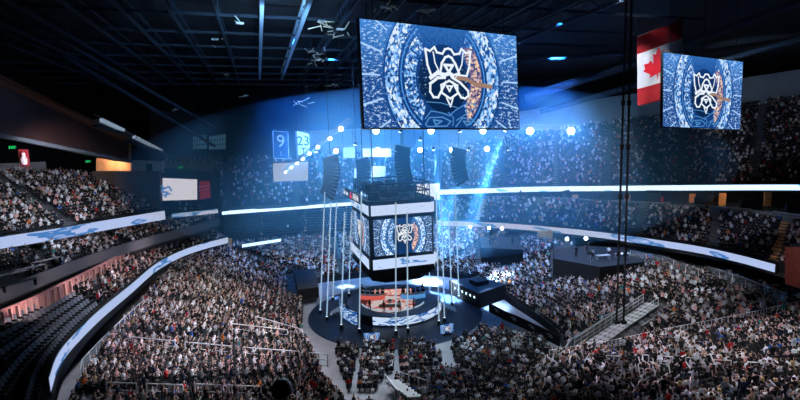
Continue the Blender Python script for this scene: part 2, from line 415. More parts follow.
# ribbon boards
def ribbon(pts3, h, label, art, name='led_ribbon_board', gaps=()):
    L = spline(pts3, False, 8); o = empty(name, tuple(L[len(L) // 2]), label, 'video board'); 
    hs = MB(); sc_ = MB(); ac = MB()
    for i, (p, q) in enumerate(zip(L[:-1], L[1:])):
        p = Vector(p); q = Vector(q); d = (q - p).normalized(); nrm = d.cross(Vector((0, 0, 1)))
        if nrm.dot(Vector((0, 65, 0)) - (p + q) / 2) < 0: nrm = -nrm
        nrm.z = 0
        hs.bar(p - nrm * .25, q - nrm * .25, .4, h + .25)
        e = nrm * 0.0; U = Vector((0, 0, h / 2)); sc_.quad(p + e - U, q + e - U, q + e + U, p + e + U)
    hs.build('housing', M_dark, o); sc_.build('screen', art, o); return o, L
def led_art(name, base, accent, s, scale=.14, thr=.58, band=0.0):
    m = bpy.data.materials.new(name); m.use_nodes = True; nt = m.node_tree; nt.nodes.clear(); N = nt.nodes.new; L = nt.links.new
    o = N('ShaderNodeOutputMaterial'); e = N('ShaderNodeEmission'); tc = N('ShaderNodeTexCoord'); mp = N('ShaderNodeMapping'); n = N('ShaderNodeTexNoise')
    rp = N('ShaderNodeValToRGB'); rp.color_ramp.interpolation = 'CONSTANT'; mp.inputs['Scale'].default_value = (1, 1, 4); n.inputs['Scale'].default_value = scale; n.inputs['Detail'].default_value = 3
    el = rp.color_ramp.elements; el[0].position = 0; el[0].color = (*base, 1); el[1].position = thr; el[1].color = (*accent, 1)
    k = el.new(thr + .06); k.color = tuple(a * .5 + b * .5 for a, b in zip(base, accent)) + (1,); k = el.new(thr + .10); k.color = (*base, 1)
    L(tc.outputs['Object'], mp.inputs[0]); L(mp.outputs[0], n.inputs['Vector']); L(n.outputs['Fac'], rp.inputs[0]); L(rp.outputs[0], e.inputs[0]); L(e.outputs[0], o.inputs[0]); e.inputs[1].default_value = s
    return m
A_rib = led_art('ribbon_picture', (0.50, 0.62, 0.95), (0.08, 0.25, 0.62), 0.85)
A_rib_b = led_art('ribbon_picture_blue', (0.38, 0.55, 0.92), (0.05, 0.28, 0.75), 0.85, .2, .5)
A_rib_s = led_art('band_picture', (0.55, 0.70, 1.0), (0.08, 0.25, 0.62), 1.0, .3)
A_ribu = led_art('ribbon_picture_pale', (0.45, 0.70, 1.0), (0.12, 0.4, 0.9), 2.0, .1, .6)
low_left = [gp(50, 385, 6.5), gp(58, 362, 6.5), gp(72, 343, 6.5), gp(100, 315, 6.5), gp(130, 290, 6.5), gp(160, 265, 6.5), gp(192, 250, 6.5), gp(228, 240, 6.5)]
ribbon([tuple(p) for p in low_left], 1.15, 'curved LED ribbon board with pale blue picture along the club level, beside the lower stand', A_rib)
low_right = [gp(436, 223, 6.5), gp(500, 225.5, 6.5), gp(560, 230.5, 6.5), gp(600, 235, 6.5), gp(650, 242, 6.5), gp(700, 250, 6.5), gp(740, 259, 6.5), gp(775, 268.5, 6.5)]
ribbon([tuple(p) for p in low_right], 1.1, 'long curved LED ribbon board under the middle seats, ending beside the red brown wall', A_rib)
up_left = [gp(-40, 249, 13), gp(0, 243, 13), gp(60, 233.5, 13), (gp(110, 224.5, 13)), gp(165, 215, 13)]
ribbon([tuple(p) for p in up_left], 1.6, 'white and blue LED ribbon board below the upper stand with the dense crowd', A_rib)
ribbon([tuple(gp(172, 216, 12.6)), tuple(gp(195, 213.5, 12.6)), tuple(gp(218, 211, 12.6))], .8, 'short LED ribbon board below the white advertising screen', A_rib)
farl = [gp(222, 213, 11.5), gp(270, 209.5, 11.5), gp(320, 206, 11.5), gp(362, 203, 11.5)]
ribbon([tuple(p) for p in farl], .75, 'thin bright ribbon board above the empty dark seats at the far end', A_ribu)
farr = [Vector(p) for p in ((6, 105.5, 13), (12, 105.5, 13), (30, 105, 13.1), (45, 102.4, 13.1), (64, 98.5, 13.1), (82, 93.6, 13.1), (96, 86, 13.1))]
ribbon([tuple(p) for p in farr], 1.15, 'thin bright ribbon board running below the big upper crowd', A_ribu)
ribbon([tuple(gp(242, 246, 6)), tuple(gp(281, 240, 6))], .6, 'small white LED board at the back of the far lower seats', A_ribu)

# ---- left club level (behind the lower ribbon)
def V3(L): return [tuple(p) for p in L]
T2f = [(-22, 26, 6.3), (-28.6, 35, 6.3), (-32.2, 42, 6.3), (-34.8, 50, 6.3), (-37, 60, 6.3), (-39, 71.7, 6.3), (-38.6, 80, 6.3), (-34.9, 90, 6.3)]
T2b = [(-38, 26, 8.2), (-39, 37, 8.2), (-38.6, 44, 8.2), (-39, 51, 8.2), (-40, 61, 8.2), (-41.5, 72, 8.2), (-41.5, 82, 8.2), (-39, 92, 8.2)]
T2 = Tier(T2f, T2b, 5); T2.terrace('floor_club_level', M_dark)
# parapet under/behind ribbon
def wall_line(name, pts, z0, z1, th, m, sub=6):
    L = spline(pts, False, sub); mb = MB()
    for p, q in zip(L[:-1], L[1:]): mb.bar((p[0], p[1], (z0 + z1) / 2), (q[0], q[1], (z0 + z1) / 2), th, z1 - z0)
    return struct(mb.build(name, m))
wall_line('wall_club_parapet', [(x + (.2), y, z) for x, y, z in T2f], 4.9, 5.95, .2, M_dark)
# pink rear wall of the club level with vertical fins
L = spline(T2b, False, 8); mb = MB(); fin = MB(); acc = 0
for i, (p, q) in enumerate(zip(L[:-1], L[1:])):
    mb.bar((p[0], p[1], 9.1), (q[0], q[1], 9.1), .2, 1.9)
    d = np.hypot(*(q - p)[:2]); acc += d
    fin.bar((p[0] + .25, p[1], 9.05), (p[0] + .55, p[1], 9.05), .14, 1.8)
struct(mb.build('wall_club_rear', M_pink)); struct(fin.build('trim_1', mat('pink_fin', (.55, .34, .32), .6)))
# fascia and mezzanine seats above
T3f = [(-38, 30, 10.6), (-40.5, 40, 10.6), (-41, 46, 10.6), (-41.3, 53, 10.6), (-41, 62, 10.6), (-39.4, 71, 10.6), (-37, 79, 10.6), (-35.5, 88, 10.6)]
T3b = [(-66, 40, 11), (-61, 50, 11), (-57, 61, 11), (-54, 66, 11), (-50.5, 71, 11), (-47, 78, 11), (-44, 84, 11), (-39, 92, 11)]
T3 = Tier(T3f, T3b, 9); T3.terrace('floor_mezzanine', M_dark, skirt=1.3)
wall_line('wall_mezzanine_fascia', [(x + .3, y, z) for x, y, z in T3f], 9.95, 11.4, .3, mat('fascia_grey', (.075, .08, .095), .7))
# upper left stand
T4f = [(-68, 46, 13.7), (-60, 54, 13.7), (-54.5, 61.5, 13.7), (-49.5, 70, 13.7), (-45.5, 78, 13.7), (-44.3, 83.6, 13.7)]
T4b = [(-92, 62, 23.2), (-84, 68, 22.8), (-76, 75, 22.0), (-70, 80, 21.2), (-63, 83, 20.6), (-58, 84.2, 20.3)]
T4 = Tier(T4f, T4b, 20); T4.terrace('floor_upper_stand', M_conc, skirt=.4)
wall_line('wall_stand_top', [(x - .6, y + .3, z) for x, y, z in T4b[:-1]], 20.8, 23.2, .25, M_grey)
# brown end wall of that stand
a_, b_, c_, d_ = at(92, 171, 85), at(160, 171, 85), at(160, 214, 85), at(92, 214, 85)
struct(MB().slab(d_, c_, b_, a_, .4).build('wall_stand_end', mat('dim_brown', (.17, .115, .10), .7, var=.1, scale=.4)))
# bulkhead of the upper suites, its panel coloured as an orange glow and the lit room below
w1, w2, w3, w4 = at(-60, 55, 48), at(130, 144, 85), at(130, 163, 85), at(-60, 124, 48)
struct(MB().slab(w4, w3, w2, w1, 2.5).build('wall_suite_bulkhead', mat('bulkhead', (.055, .022, .018), .35, var=.3, scale=.3)))
struct(MB().slab(at(-60, 49, 48.6), at(131, 141, 85.4), at(130, 145, 84.8), at(-60, 57, 47.8), .5).build('trim_2', mat('copper_edge', (.30, .09, .04), .4)))
struct(MB().slab(at(-60, 121, 47.7), at(130, 160, 84.7), at(130, 162.5, 84.7), at(-60, 126, 47.7), .5).build('trim_3', mat('edge_line', (.12, .135, .15), .6)))
struct(MB().slab(at(116, 160, 84.4), at(130.5, 161.5, 84.4), at(130.5, 140, 84.4), at(116, 134, 84.4), .2).build('wall_orange_panel', M_glowpanel))
struct(MB().slab(at(96, 171, 90), at(131, 171, 90), at(131, 160, 90), at(96, 158, 90), .2).build('wall_lit_room', mat('orange_lit_wall', (.85, .5, .3), .7, var=.15, scale=.5)))  # the room's orange light is put into this wall colour
struct(MB().slab(at(131, 171, 87), at(164, 173, 87), at(164, 161, 87), at(131, 160, 87), .3).build('wall_white_partition', M_lgrey))
struct(MB().slab(at(146, 171, 86.8), at(152, 172, 86.8), at(152, 164, 86.8), at(146, 163.5, 86.8), .1).build('door_1', M_dark))
struct(MB().slab(at(164, 168, 88), at(212, 172, 90), at(212, 164, 90), at(164, 161, 88), 1.0).build('wall_concourse_head', M_grey))
struct(MB().slab(at(155, 216, 89), at(220, 212, 91), at(220, 170, 91), at(155, 168, 89), .5).build('wall_concourse_left', M_dark))

# ---- far left empty seats
T7f = [(-36, 92.2, 6.6), (-22, 95.5, 6.6), (-9, 100, 6.6), (5, 106.3, 6.6)]
T7b = [(-39, 101, 10.6), (-24, 106, 10.6), (-9, 110, 10.6), (5, 113, 10.6)]
T7 = Tier(T7f, T7b, 11); T7.terrace('floor_far_end', M_dark, skirt=1.8)
# ---- right mid tier
T6f = [(9, 104.5, 6.9), (24, 95.5, 6.9), (37.6, 84, 6.9), (47.6, 70.8, 6.9), (51, 60, 6.9), (52, 48, 6.9)]
T6b = [(9.5, 112, 10.6), (30, 104, 10.4), (44, 95, 10.2), (57, 84.5, 10.0), (64, 73, 9.7), (67, 58, 9.7)]
T6 = Tier(T6f, T6b, 12); T6.terrace('floor_middle_stand', M_conc, skirt=1.6)
wall_line('wall_middle_front', T6f, 5.9, 7.3, .15, M_dark)
wall_line('wall_suite_counter', T6b, 10.0, 11.3, .3, M_grey)
rear = [(9.5, 117, 12), (32, 110, 12), (50, 102.5, 12), (66, 96, 12), (82, 89, 12), (92, 76, 12)]
wall_line('wall_suite_rear', rear, 9, 12.6, .3, M_dark)
T8 = Tier([(x, y, 10.3) for x, y, z in T6b], [(x, y, 10.3) for x, y, z in rear], 1); T8.terrace('floor_suites', M_dark)
# ---- far upper deck
T5f = [(-42, 86.5, 12.4), (-35, 93.5, 12.2), (-22, 97, 12.2), (-9, 102.5, 12.6), (9, 106.2, 13.6), (30, 106, 13.8), (45, 103.4, 13.8), (64, 99.5, 13.8), (82, 94.6, 13.8), (98, 87, 13.8)]
T5b = [(-55, 104, 21.5), (-42, 112, 21.3), (-26, 117, 21.3), (-9, 122, 21.6), (11, 126, 22.4), (35, 127, 25.2), (54, 123, 27.6), (76, 118, 29.8), (98, 111, 32.3), (118, 100, 34)]
T5 = Tier(T5f, T5b, 27); T5.terrace('floor_upper_deck', M_conc, skirt=.4)
L5 = spline([(x, y + .6, z) for x, y, z in T5b[2:]], False, 6); mb = MB()
for p, q in zip(L5[:-1], L5[1:]): mb.slab((p[0], p[1], p[2] - .5), (q[0], q[1], q[2] - .5), (q[0], q[1], q[2] + 7), (p[0], p[1], p[2] + 7), .4)
struct(mb.build('wall_upper_rear', mat('blue_grey_wall', (.27, .30, .34), .8, var=.15, scale=.2)))
# under-deck fill on the left of the far end
struct(MB().slab(at(205, 240, 99), at(224, 242, 97), at(224, 195, 97), at(205, 195, 99), .4).build('wall_corner', M_dark))
# wall at right edge
struct(MB().slab(at(785, 284, 59), at(822, 296, 55), at(822, 248, 55), at(785, 247, 59), 3).build('wall_red_brown', M_redbrown))

# ---- near right block
T9f = [(9.3, 38.6, 1.0), (11.4, 39.4, 2.7), (13.4, 40.2, 4.2), (20, 41.9, 4.2), (26.5, 44.2, 4.2), (35, 46.8, 4.2), (44.5, 50.2, 4.2), (52, 53, 4.2)]
T9b = [(7, 20, 7.0), (9.5, 20, 8.5), (12, 20, 9.5), (20, 20, 9.5), (28, 21, 9.5), (38, 23, 9.5), (50, 26, 9.5), (60, 28, 9.5)]
T9 = Tier(T9f, T9b, 25); T9.terrace('floor_near_stand', M_conc, skirt=3.0)
# ------------------------------------------------------------------ LED picture with rings, cells and spokes
def ring_art(name, aspect, s, cx=0.0, glow=1.0, dark=1.0):
    """picture on the unit square: u across, v up (object UV map), concentric city-like rings round a dark centre"""
    m = bpy.data.materials.new(name); m.use_nodes = True; nt = m.node_tree; nt.nodes.clear(); N = nt.nodes.new; L = nt.links.new
    out = N('ShaderNodeOutputMaterial'); em = N('ShaderNodeEmission'); L(em.outputs[0], out.inputs[0]); em.inputs[1].default_value = s
    uv = N('ShaderNodeUVMap'); sp = N('ShaderNodeSeparateXYZ'); L(uv.outputs[0], sp.inputs[0])
    def M(op, a, b=None, c=None, clamp=False):
        n = N('ShaderNodeMath'); n.operation = op; n.use_clamp = clamp
        for i, v in enumerate((a, b, c)):
            if v is None: continue
            if isinstance(v, (int, float)): n.inputs[i].default_value = v
            else: L(v, n.inputs[i])
        return n.outputs[0]
    x = M('MULTIPLY', M('SUBTRACT', sp.outputs[0], .5 + cx), 2.0 * aspect * .62)      # x in units of half height-ish
    y = M('MULTIPLY', M('SUBTRACT', sp.outputs[1], .5), 1.0)
    r = M('SQRT', M('ADD', M('MULTIPLY', x, x), M('MULTIPLY', y, y))); th = M('ARCTAN2', y, x)
    side = M('GREATER_THAN', M('ABSOLUTE', x), M('ADD', M('MULTIPLY', M('ABSOLUTE', y), .34), .17))
    comb = N('ShaderNodeCombineXYZ'); L(M('MULTIPLY', r, 24), comb.inputs[0]); L(M('MULTIPLY', th, 13), comb.inputs[1])
    vo = N('ShaderNodeTexVoronoi'); vo.distance = 'CHEBYCHEV'; vo.inputs['Scale'].default_value = 1.6; L(comb.outputs[0], vo.inputs['Vector'])
    wn = N('ShaderNodeSeparateColor'); L(vo.outputs['Color'], wn.inputs[0])
    nz = N('ShaderNodeTexNoise'); nz.inputs['Scale'].default_value = 1.1; nz.inputs['Detail'].default_value = 6; nz.inputs['Roughness'].default_value = .7; L(comb.outputs[0], nz.inputs['Vector'])
    n2 = N('ShaderNodeTexNoise'); n2.inputs['Scale'].default_value = 38; n2.inputs['Detail'].default_value = 4; n2.inputs['Roughness'].default_value = .8; L(uv.outputs[0], n2.inputs['Vector'])
    def band(a, b): return M('MULTIPLY', M('GREATER_THAN', r, a), M('LESS_THAN', r, b))
    cell = wn.outputs[0]
    inner_ = M('MULTIPLY', M('MULTIPLY', band(.38, .53), side), M('MULTIPLY', M('SUBTRACT', M('ADD', cell, nz.outputs['Fac']), .62), 1.25, clamp=True))
    mid_ = M('MULTIPLY', M('MULTIPLY', band(.61, .78), side), M('MULTIPLY', M('SUBTRACT', M('ADD', cell, nz.outputs['Fac']), .45), 1.15, clamp=True))
    line_ = M('MULTIPLY', M('MULTIPLY', band(.565, .58), side), 1.0)
    out_ = M('MULTIPLY', M('GREATER_THAN', r, .82), M('GREATER_THAN', n2.outputs['Fac'], .56))
    spoke = M('MULTIPLY', M('GREATER_THAN', r, .84), M('GREATER_THAN', M('COSINE', M('MULTIPLY', th, 24)), .975))
    speck = M('MULTIPLY', M('LESS_THAN', r, .36), M('GREATER_THAN', nz.outputs['Fac'], .68))
    bright = M('MAXIMUM', M('MAXIMUM', inner_, mid_), M('MAXIMUM', M('MULTIPLY', line_, .5), M('MAXIMUM', M('MULTIPLY', out_, .85), M('MULTIPLY', spoke, .8))))
    bright = M('MAXIMUM', bright, M('MULTIPLY', M('MULTIPLY', side, M('GREATER_THAN', n2.outputs['Fac'], .62)), .8))
    base = M('ADD', M('MULTIPLY', M('GREATER_THAN', r, .34), .16 * dark), M('ADD', M('MULTIPLY', M('GREATER_THAN', r, .80), .10 * dark), M('MULTIPLY', M('MULTIPLY', M('ADD', y, .05, clamp=True), .32 * dark), 1)))
    val = M('MAXIMUM', M('ADD', base, M('MULTIPLY', M('SUBTRACT', nz.outputs['Fac'], .5), .25)), bright, clamp=True)
    rp = N('ShaderNodeValToRGB'); L(val, rp.inputs[0]); e = rp.color_ramp.elements
    e[0].position = 0; e[0].color = (.003, .018, .07, 1); e[1].position = 1; e[1].color = (.72, .86, 1, 1)
    k = e.new(.25); k.color = (.008, .065, .28, 1); k = e.new(.5); k.color = (.07, .30, .80, 1); k = e.new(.75); k.color = (.30, .58, .98, 1)
    orr = M('MULTIPLY', M('MULTIPLY', band(.37, .54), M('GREATER_THAN', x, .3)), M('LESS_THAN', y, .33))
    mx = N('ShaderNodeMix'); mx.data_type = 'RGBA'; L(M('MULTIPLY', orr, M('ADD', M('MULTIPLY', bright, .9), .1)), mx.inputs[0]); L(rp.outputs[0], mx.inputs[6])
    r2 = N('ShaderNodeValToRGB'); L(cell, r2.inputs[0]); e = r2.color_ramp.elements; e[0].color = (.25, .04, .02, 1); e[1].color = (1, .72, .45, 1); k = e.new(.5); k.color = (.8, .36, .14, 1)
    L(r2.outputs[0], mx.inputs[7]); L(mx.outputs[2], em.inputs[0])
    return m
def uvquad(name, a, b, c, d, m, parent, origin=None):     # a bottom left, b bottom right, c top right, d top left
    o = MB().quad(a, b, c, d).build(name, m, parent); uv = o.data.uv_layers.new(name='UVMap')
    for i, t in enumerate(((0, 0), (1, 0), (1, 1), (0, 1))): uv.data[i].uv = t
    return o
# crest strokes: shield with crowned top, hood, crossed wings, hexagon and point (x right, y up, unit = crest half width)
CREST = [([(-1, .97), (-.93, .35), (-.80, -.02)], .085), ([(1, .97), (.93, .35), (.80, -.02)], .085),
         ([(-1, .97), (-.80, .90), (-.60, 1.06), (-.50, .86), (-.26, .82), (-.14, 1.0), (0, 1.04), (.14, 1.0), (.26, .82), (.50, .86), (.60, 1.06), (.80, .90), (1, .97)], .08),
         ([(-.66, .86), (-.60, .45), (-.44, .12)], .05), ([(.66, .86), (.60, .45), (.44, .12)], .05),
         ([(-.40, .0), (-.30, .45), (-.14, .68), (0, .74), (.14, .68), (.30, .45), (.46, .08), (.1, -.06)], .09), ([(-.18, .38), (.18, .38), (0, .10), (-.18, .38)], .10),
         ([(-.80, -.14), (-.5, .06), (-.2, -.02), (.02, .06), (.25, -.08)], .15), ([(-.84, -.38), (-.5, -.14), (-.2, -.12)], .11), ([(.80, -.02), (.45, .0), (.15, -.12)], .07),
         ([(-.84, -.38), (-.86, -.70), (-.72, -.92), (-.52, -.92), (-.40, -.72), (-.15, -.3)], .085), ([(.15, -.12), (.5, -.3), (.84, -.62), (.86, -.82), (.70, -.94), (.52, -.90), (.40, -.72), (.15, -.3)], .085),
         ([(-.36, -.42), (0, -.24), (.36, -.42), (.36, -.74), (.02, -.96), (-.34, -.74), (-.36, -.42)], .08), ([(-.14, -.94), (.02, -1.28), (.14, -.94)], .06), ([(-.12, -.46), (.12, -.46), (0, -.66), (-.12, -.46)], .07)]
SWASH = [([(-1.4, -.1), (-1.1, .25), (-.6, .18), (-.2, .05), (.1, .30), (.7, .62), (1.15, .60), (1.1, .40), (.5, .05), (.15, -.15)], .06), ([(-1.4, -.35), (-1.2, -.05), (-.55, -.02), (-.15, -.2), (-.35, -.42), (-1.3, -.45), (-1.4, -.35)], .07),
         ([(.1, -.45), (.45, -.05), (.9, -.08), (1.35, -.42)], .07), ([(-1.3, .65), (-.6, .62), (.2, .42)], .05), ([(-1.0, -.15), (-.6, -.2), (-.9, -.38), (-1.0, -.15)], .09), ([(.5, -.2), (.85, -.2), (.68, -.4), (.5, -.2)], .08), ([(-.25, .2), (.0, -.05), (-.05, -.4)], .05)]
def strokes(mb, paths, c, X, Y, nrm, size, mi=0, k=1.0, rnd=0):
    """flat raised strokes on a plane with axes X, Y"""
    for pts, w in paths:
        P = [c + X * (x * size) + Y * (y * size) + nrm * .03 for x, y in pts]
        for p, q in zip(P[:-1], P[1:]):
            d = (q - p)
            if d.length < 1e-6: continue
            d.normalize(); s_ = nrm.cross(d) * (w * size * k * .52); e = d * (w * size * .5 * k)
            mb.add([p - s_ - e, q - s_ + e, q + s_ + e, p + s_ - e, p - s_ - e + nrm * .02, q - s_ + e + nrm * .02, q + s_ + e + nrm * .02, p + s_ - e + nrm * .02],
                   [(4, 5, 6, 7), (0, 1, 5, 4), (1, 2, 6, 5), (2, 3, 7, 6), (3, 0, 4, 7)], mi)
E_white = emat('screen_white', (.82, .9, 1), 1.0); E_blue = emat('screen_line_blue', (.10, .33, .72), .8); E_tan = emat('screen_tan', (.50, .30, .22), .7)
A_main = ring_art('city_rings_picture', 1.72, 1.0)
def big_screen(a, b, c, d, label, cs, dep=.8):
    a, b, c, d = map(Vector, (a, b, c, d)); o = empty('video_screen', tuple((a + b) / 2), label, 'video screen')
    X = (b - a).normalized(); nrm = X.cross((d - a)).normalized()
    if nrm.y > 0: nrm = -nrm
    Y = ((d - a) + (c - b)).normalized()
    g = nrm * .1; e = X * .12; f = Y * .12
    MB().slab(a - e - f - g * .1, b + e - f - g * .1, c + e + f - g * .1, d - e + f - g * .1, .7).build('casing', M_black, o) if False else None
    hs = MB(); q = [p - nrm * .05 for p in (a - e - f, b + e - f, c + e + f, d - e + f)]; bk = [p - nrm * dep for p in q]
    hs.add(q + bk, [(0, 1, 2, 3), (7, 6, 5, 4), (0, 4, 5, 1), (1, 5, 6, 2), (2, 6, 7, 3), (3, 7, 4, 0)]); hs.build('casing', M_black, o)
    uvquad('picture', a, b, c, d, A_main, o)
    ctr = (a + b + c + d) / 4; H = ((d - a).length + (c - b).length) / 2; W = (b - a).length
    mb = MB(); strokes(mb, CREST, ctr + X * (cs[0] * W) + Y * (cs[1] * H), X, Y, nrm, cs[2] * H); em = mb.build('crest', E_white, o)
    mb = MB(); strokes(mb, [([(.3, -.1), (.8, -.16), (1.2, -.34)], .14), ([(1.2, -.34), (1.9, -.42)], .16)], ctr + X * (cs[0] * W) + Y * (cs[1] * H), X, Y, nrm, cs[2] * H); mb.build('tan_streak', E_tan, o)
    mb = MB(); strokes(mb, SWASH, ctr + X * (cs[0] * W + .02 * W) - Y * (.385 * H), X, Y, nrm, cs[2] * H * .9, k=.75); mb.build('reflected_crest', E_blue, o)
    # wires up to the roof
    for t in (.08, .5, .92):
        p = d.lerp(c, t) - nrm * .2; MB().tube(p, (p.x, p.y, 42.9), .04, 6).build('hanging_cable', M_dark, o)
    return o
s1 = [at(364.5, 127.5, 46), at(519, 128.5, 51.5), at(516, 36, 51.5), at(359.5, 18.5, 46)]
big_screen(*s1, 'huge hanging video screen with white crest and blue rings above the stage lights', (.03, .04, .25))
s2 = [at(663, 126.5, 60), at(740, 129.5, 64), at(743, 62, 64), at(663.5, 52.5, 60)]
big_screen(*s2, 'smaller hanging video screen with white crest, in front of the red and white flag', (.03, .02, .24), .3)

# ------------------------------------------------------------------ flag
fl, fr, bl_, br_ = at(637, 37, 68), at(682, 19, 70), at(638, 106, 68), at(683, 95, 70)
fo = empty('flag', tuple(fl), 'large red and white maple leaf flag hanging behind the smaller video screen', 'flag')
mb = MB(); nx, nz_ = 24, 36; vs = []
W_ = fr - fl; Hh = bl_ - fl
for j in range(nz_ + 1):
    for i in range(nx + 1):
        u, v = i / nx, j / nz_; p = fl.lerp(fr, u).lerp(bl_.lerp(br_, u), v); p = p + Vector((0, .12 * math.sin(u * 17 + v * 2) + .05 * math.sin(v * 9), 0)); vs.append(p)
fs, ms = [], []
LEAF = [(0, -.95), (-.05, -.5), (-.5, -.58), (-.42, -.42), (-.9, -.05), (-.78, .02), (-.86, .30), (-.58, .26), (-.5, .38), (-.28, .12), (-.32, .68), (-.16, .58), (0, .95), (.16, .58), (.32, .68), (.28, .12), (.5, .38), (.58, .26), (.86, .30), (.78, .02), (.9, -.05), (.42, -.42), (.5, -.58), (.05, -.5)]
for j in range(nz_):
    for i in range(nx):
        a = j * (nx + 1) + i; fs.append((a, a + 1, a + nx + 2, a + nx + 1)); v = (j + .5) / nz_; ms.append(1 if v < .25 or v > .75 else 0)
me_ = MB(); me_.v = [tuple(v) for v in vs]; me_.f = fs; me_.m = ms
M_fr = mat('flag_red', (.42, .02, .025), .8); M_fw = mat('flag_white', (.62, .64, .68), .8)
fc = me_.build('cloth', [M_fw, M_fr], fo, smooth=True); sd = fc.modifiers.new('t', 'SOLIDIFY'); sd.thickness = .02
Xf = (fr - fl) / (fr - fl).length; ctr = (fl + fr + bl_ + br_) / 4 + Vector((-.6, -.45, 0)); Yf = Vector((0, 0, 1)); nf = Xf.cross(Yf).normalized()
if nf.y > 0: nf = -nf
from mathutils.geometry import tessellate_polygon
LP = [ctr + Xf * (x * 3.0) + Yf * (y * 2.6) for x, y in LEAF]; tri = tessellate_polygon([LP])
mb = MB(); mb.add(LP, [tuple(t) for t in tri]); mb.build('maple_leaf', mat('leaf_red', (.62, .015, .03), .8), fo)
MB().tube(fl + Vector((0, 0, .05)), fr + Vector((0, 0, .05)), .06, 8).build('pole', M_steel, fo)
[MB().tube(e_, (e_.x, e_.y, 42.9), .03, 5).build('hanging_cable', M_dark, fo) for e_ in (fl, fr)]

# ------------------------------------------------------------------ text helper
def text(body, size, m, parent, loc, X, Y, name='lettering', depth=.01):
    cu = bpy.data.curves.new(name, 'FONT'); cu.body = body; cu.size = size; cu.extrude = depth; cu.align_x = 'CENTER'; cu.align_y = 'CENTER'
    t = bpy.data.objects.new(name, cu); COL.objects.link(t); dg = bpy.context.evaluated_depsgraph_get(); me = bpy.data.meshes.new_from_object(t.evaluated_get(dg)); bpy.data.objects.remove(t)
    X = Vector(X).normalized(); Y = Vector(Y).normalized(); Z = X.cross(Y)
    me.transform(Matrix((X, Y, Z)).transposed().to_4x4()); me.transform(Matrix.Translation(Vector(loc)))
    me.materials.clear(); me.materials.append(m); o = bpy.data.objects.new(name, me); COL.objects.link(o)
    if parent: o.parent = parent; o.location = -Vector(parent.location)
    return o
# ------------------------------------------------------------------ centre scoreboard
C0 = Vector((-4.15, 61, 0)); BW, BL = 9.3, 13.0; ctr = C0 + BX * BW / 2 + AX * BL / 2
def zz(y): return at(369, y, 61).z
sb = empty('hanging_scoreboard', (ctr.x, ctr.y, zz(287)), 'four-sided hanging scoreboard with video panels and LED bands over the stage', 'scoreboard')
def ringbox(mb, w, l, z0, z1, ch=.5):
    """rectangle with cut corners around the scoreboard centre"""
    P = []
    for sx, sy in ((-1, -1), (1, -1), (1, 1), (-1, 1)):
        a = (sx * w / 2, sy * (l / 2 - ch)); b = (sx * (w / 2 - ch), sy * l / 2)
        P += [a, b] if sx * sy > 0 else [b, a]
    Q = [ctr + BX * x + AX * y for x, y in P]; n_ = len(Q)
    vs = [Vector((q.x, q.y, z0)) for q in Q] + [Vector((q.x, q.y, z1)) for q in Q]
    mb.add(vs, [(i, (i + 1) % n_, n_ + (i + 1) % n_, n_ + i) for i in range(n_)] + [tuple(range(n_ - 1, -1, -1)), tuple(range(n_, 2 * n_))])
mb = MB(); ringbox(mb, BW, BL, zz(270), zz(205)); mb.build('housing', M_black, sb)
mb = MB(); ringbox(mb, BW + .5, BL + .5, zz(206), zz(202), .8); mb.build('top_rim', M_dark, sb)
mb = MB(); ringbox(mb, BW * 1.05, BL * 1.03, zz(279), zz(270.5), 1.2); ringbox(mb, BW * .88, BL * .9, zz(286), zz(279), 1.6); 
for i in range(7): mb.tube(C0 + BX * (1 + i * 1.2) + AX * .4 + Vector((0, 0, zz(283))), C0 + BX * (1 + i * 1.2) + AX * .4 + Vector((0, 0, zz(278))), .15)
mb.build('underside', M_black, sb)
A_sb = ring_art('scoreboard_picture', 1.62, 1.3, dark=.25); A_sb2 = ring_art('scoreboard_side_picture', 1.9, 1.3, dark=.25)
def panel(o0, X, L, z0, z1, name, m, inset=.25, off=.06):
    nr = X.cross(Vector((0, 0, 1))); 
    if nr.dot(o0 + X * L / 2 - ctr) < 0: nr = -nr
    a = o0 + X * inset + nr * off; b = o0 + X * (L - inset) + nr * off
    return uvquad(name, Vector((a.x, a.y, z0)), Vector((b.x, b.y, z0)), Vector((b.x, b.y, z1)), Vector((a.x, a.y, z1)), m, sb), nr
faces = [(C0, BX, BW), (C0 + AX * BL, -AX, BL), (C0 + BX * BW, AX, BL), (C0 + AX * BL + BX * BW, -BX, BW)]
for k, (o0, X, L) in enumerate(faces):
    panel(o0, X, L, zz(216.5), zz(206), 'led_band', A_rib_s, .2)
    p, nr = panel(o0, X, L, zz(257), zz(220.5), 'video_panel', A_sb if k in (0, 3) else A_sb2, .45)
    panel(o0, X, L, zz(270), zz(260), 'led_band', A_rib_s, .15, .3)
    c = o0 + X * (L * (.52 if k in (0, 3) else .5)) + nr * .07; c.z = zz(236)
    mb = MB(); strokes(mb, CREST, c, X, Vector((0, 0, 1)), nr, 1.12, k=1.35); mb.build('crest', E_white, sb)
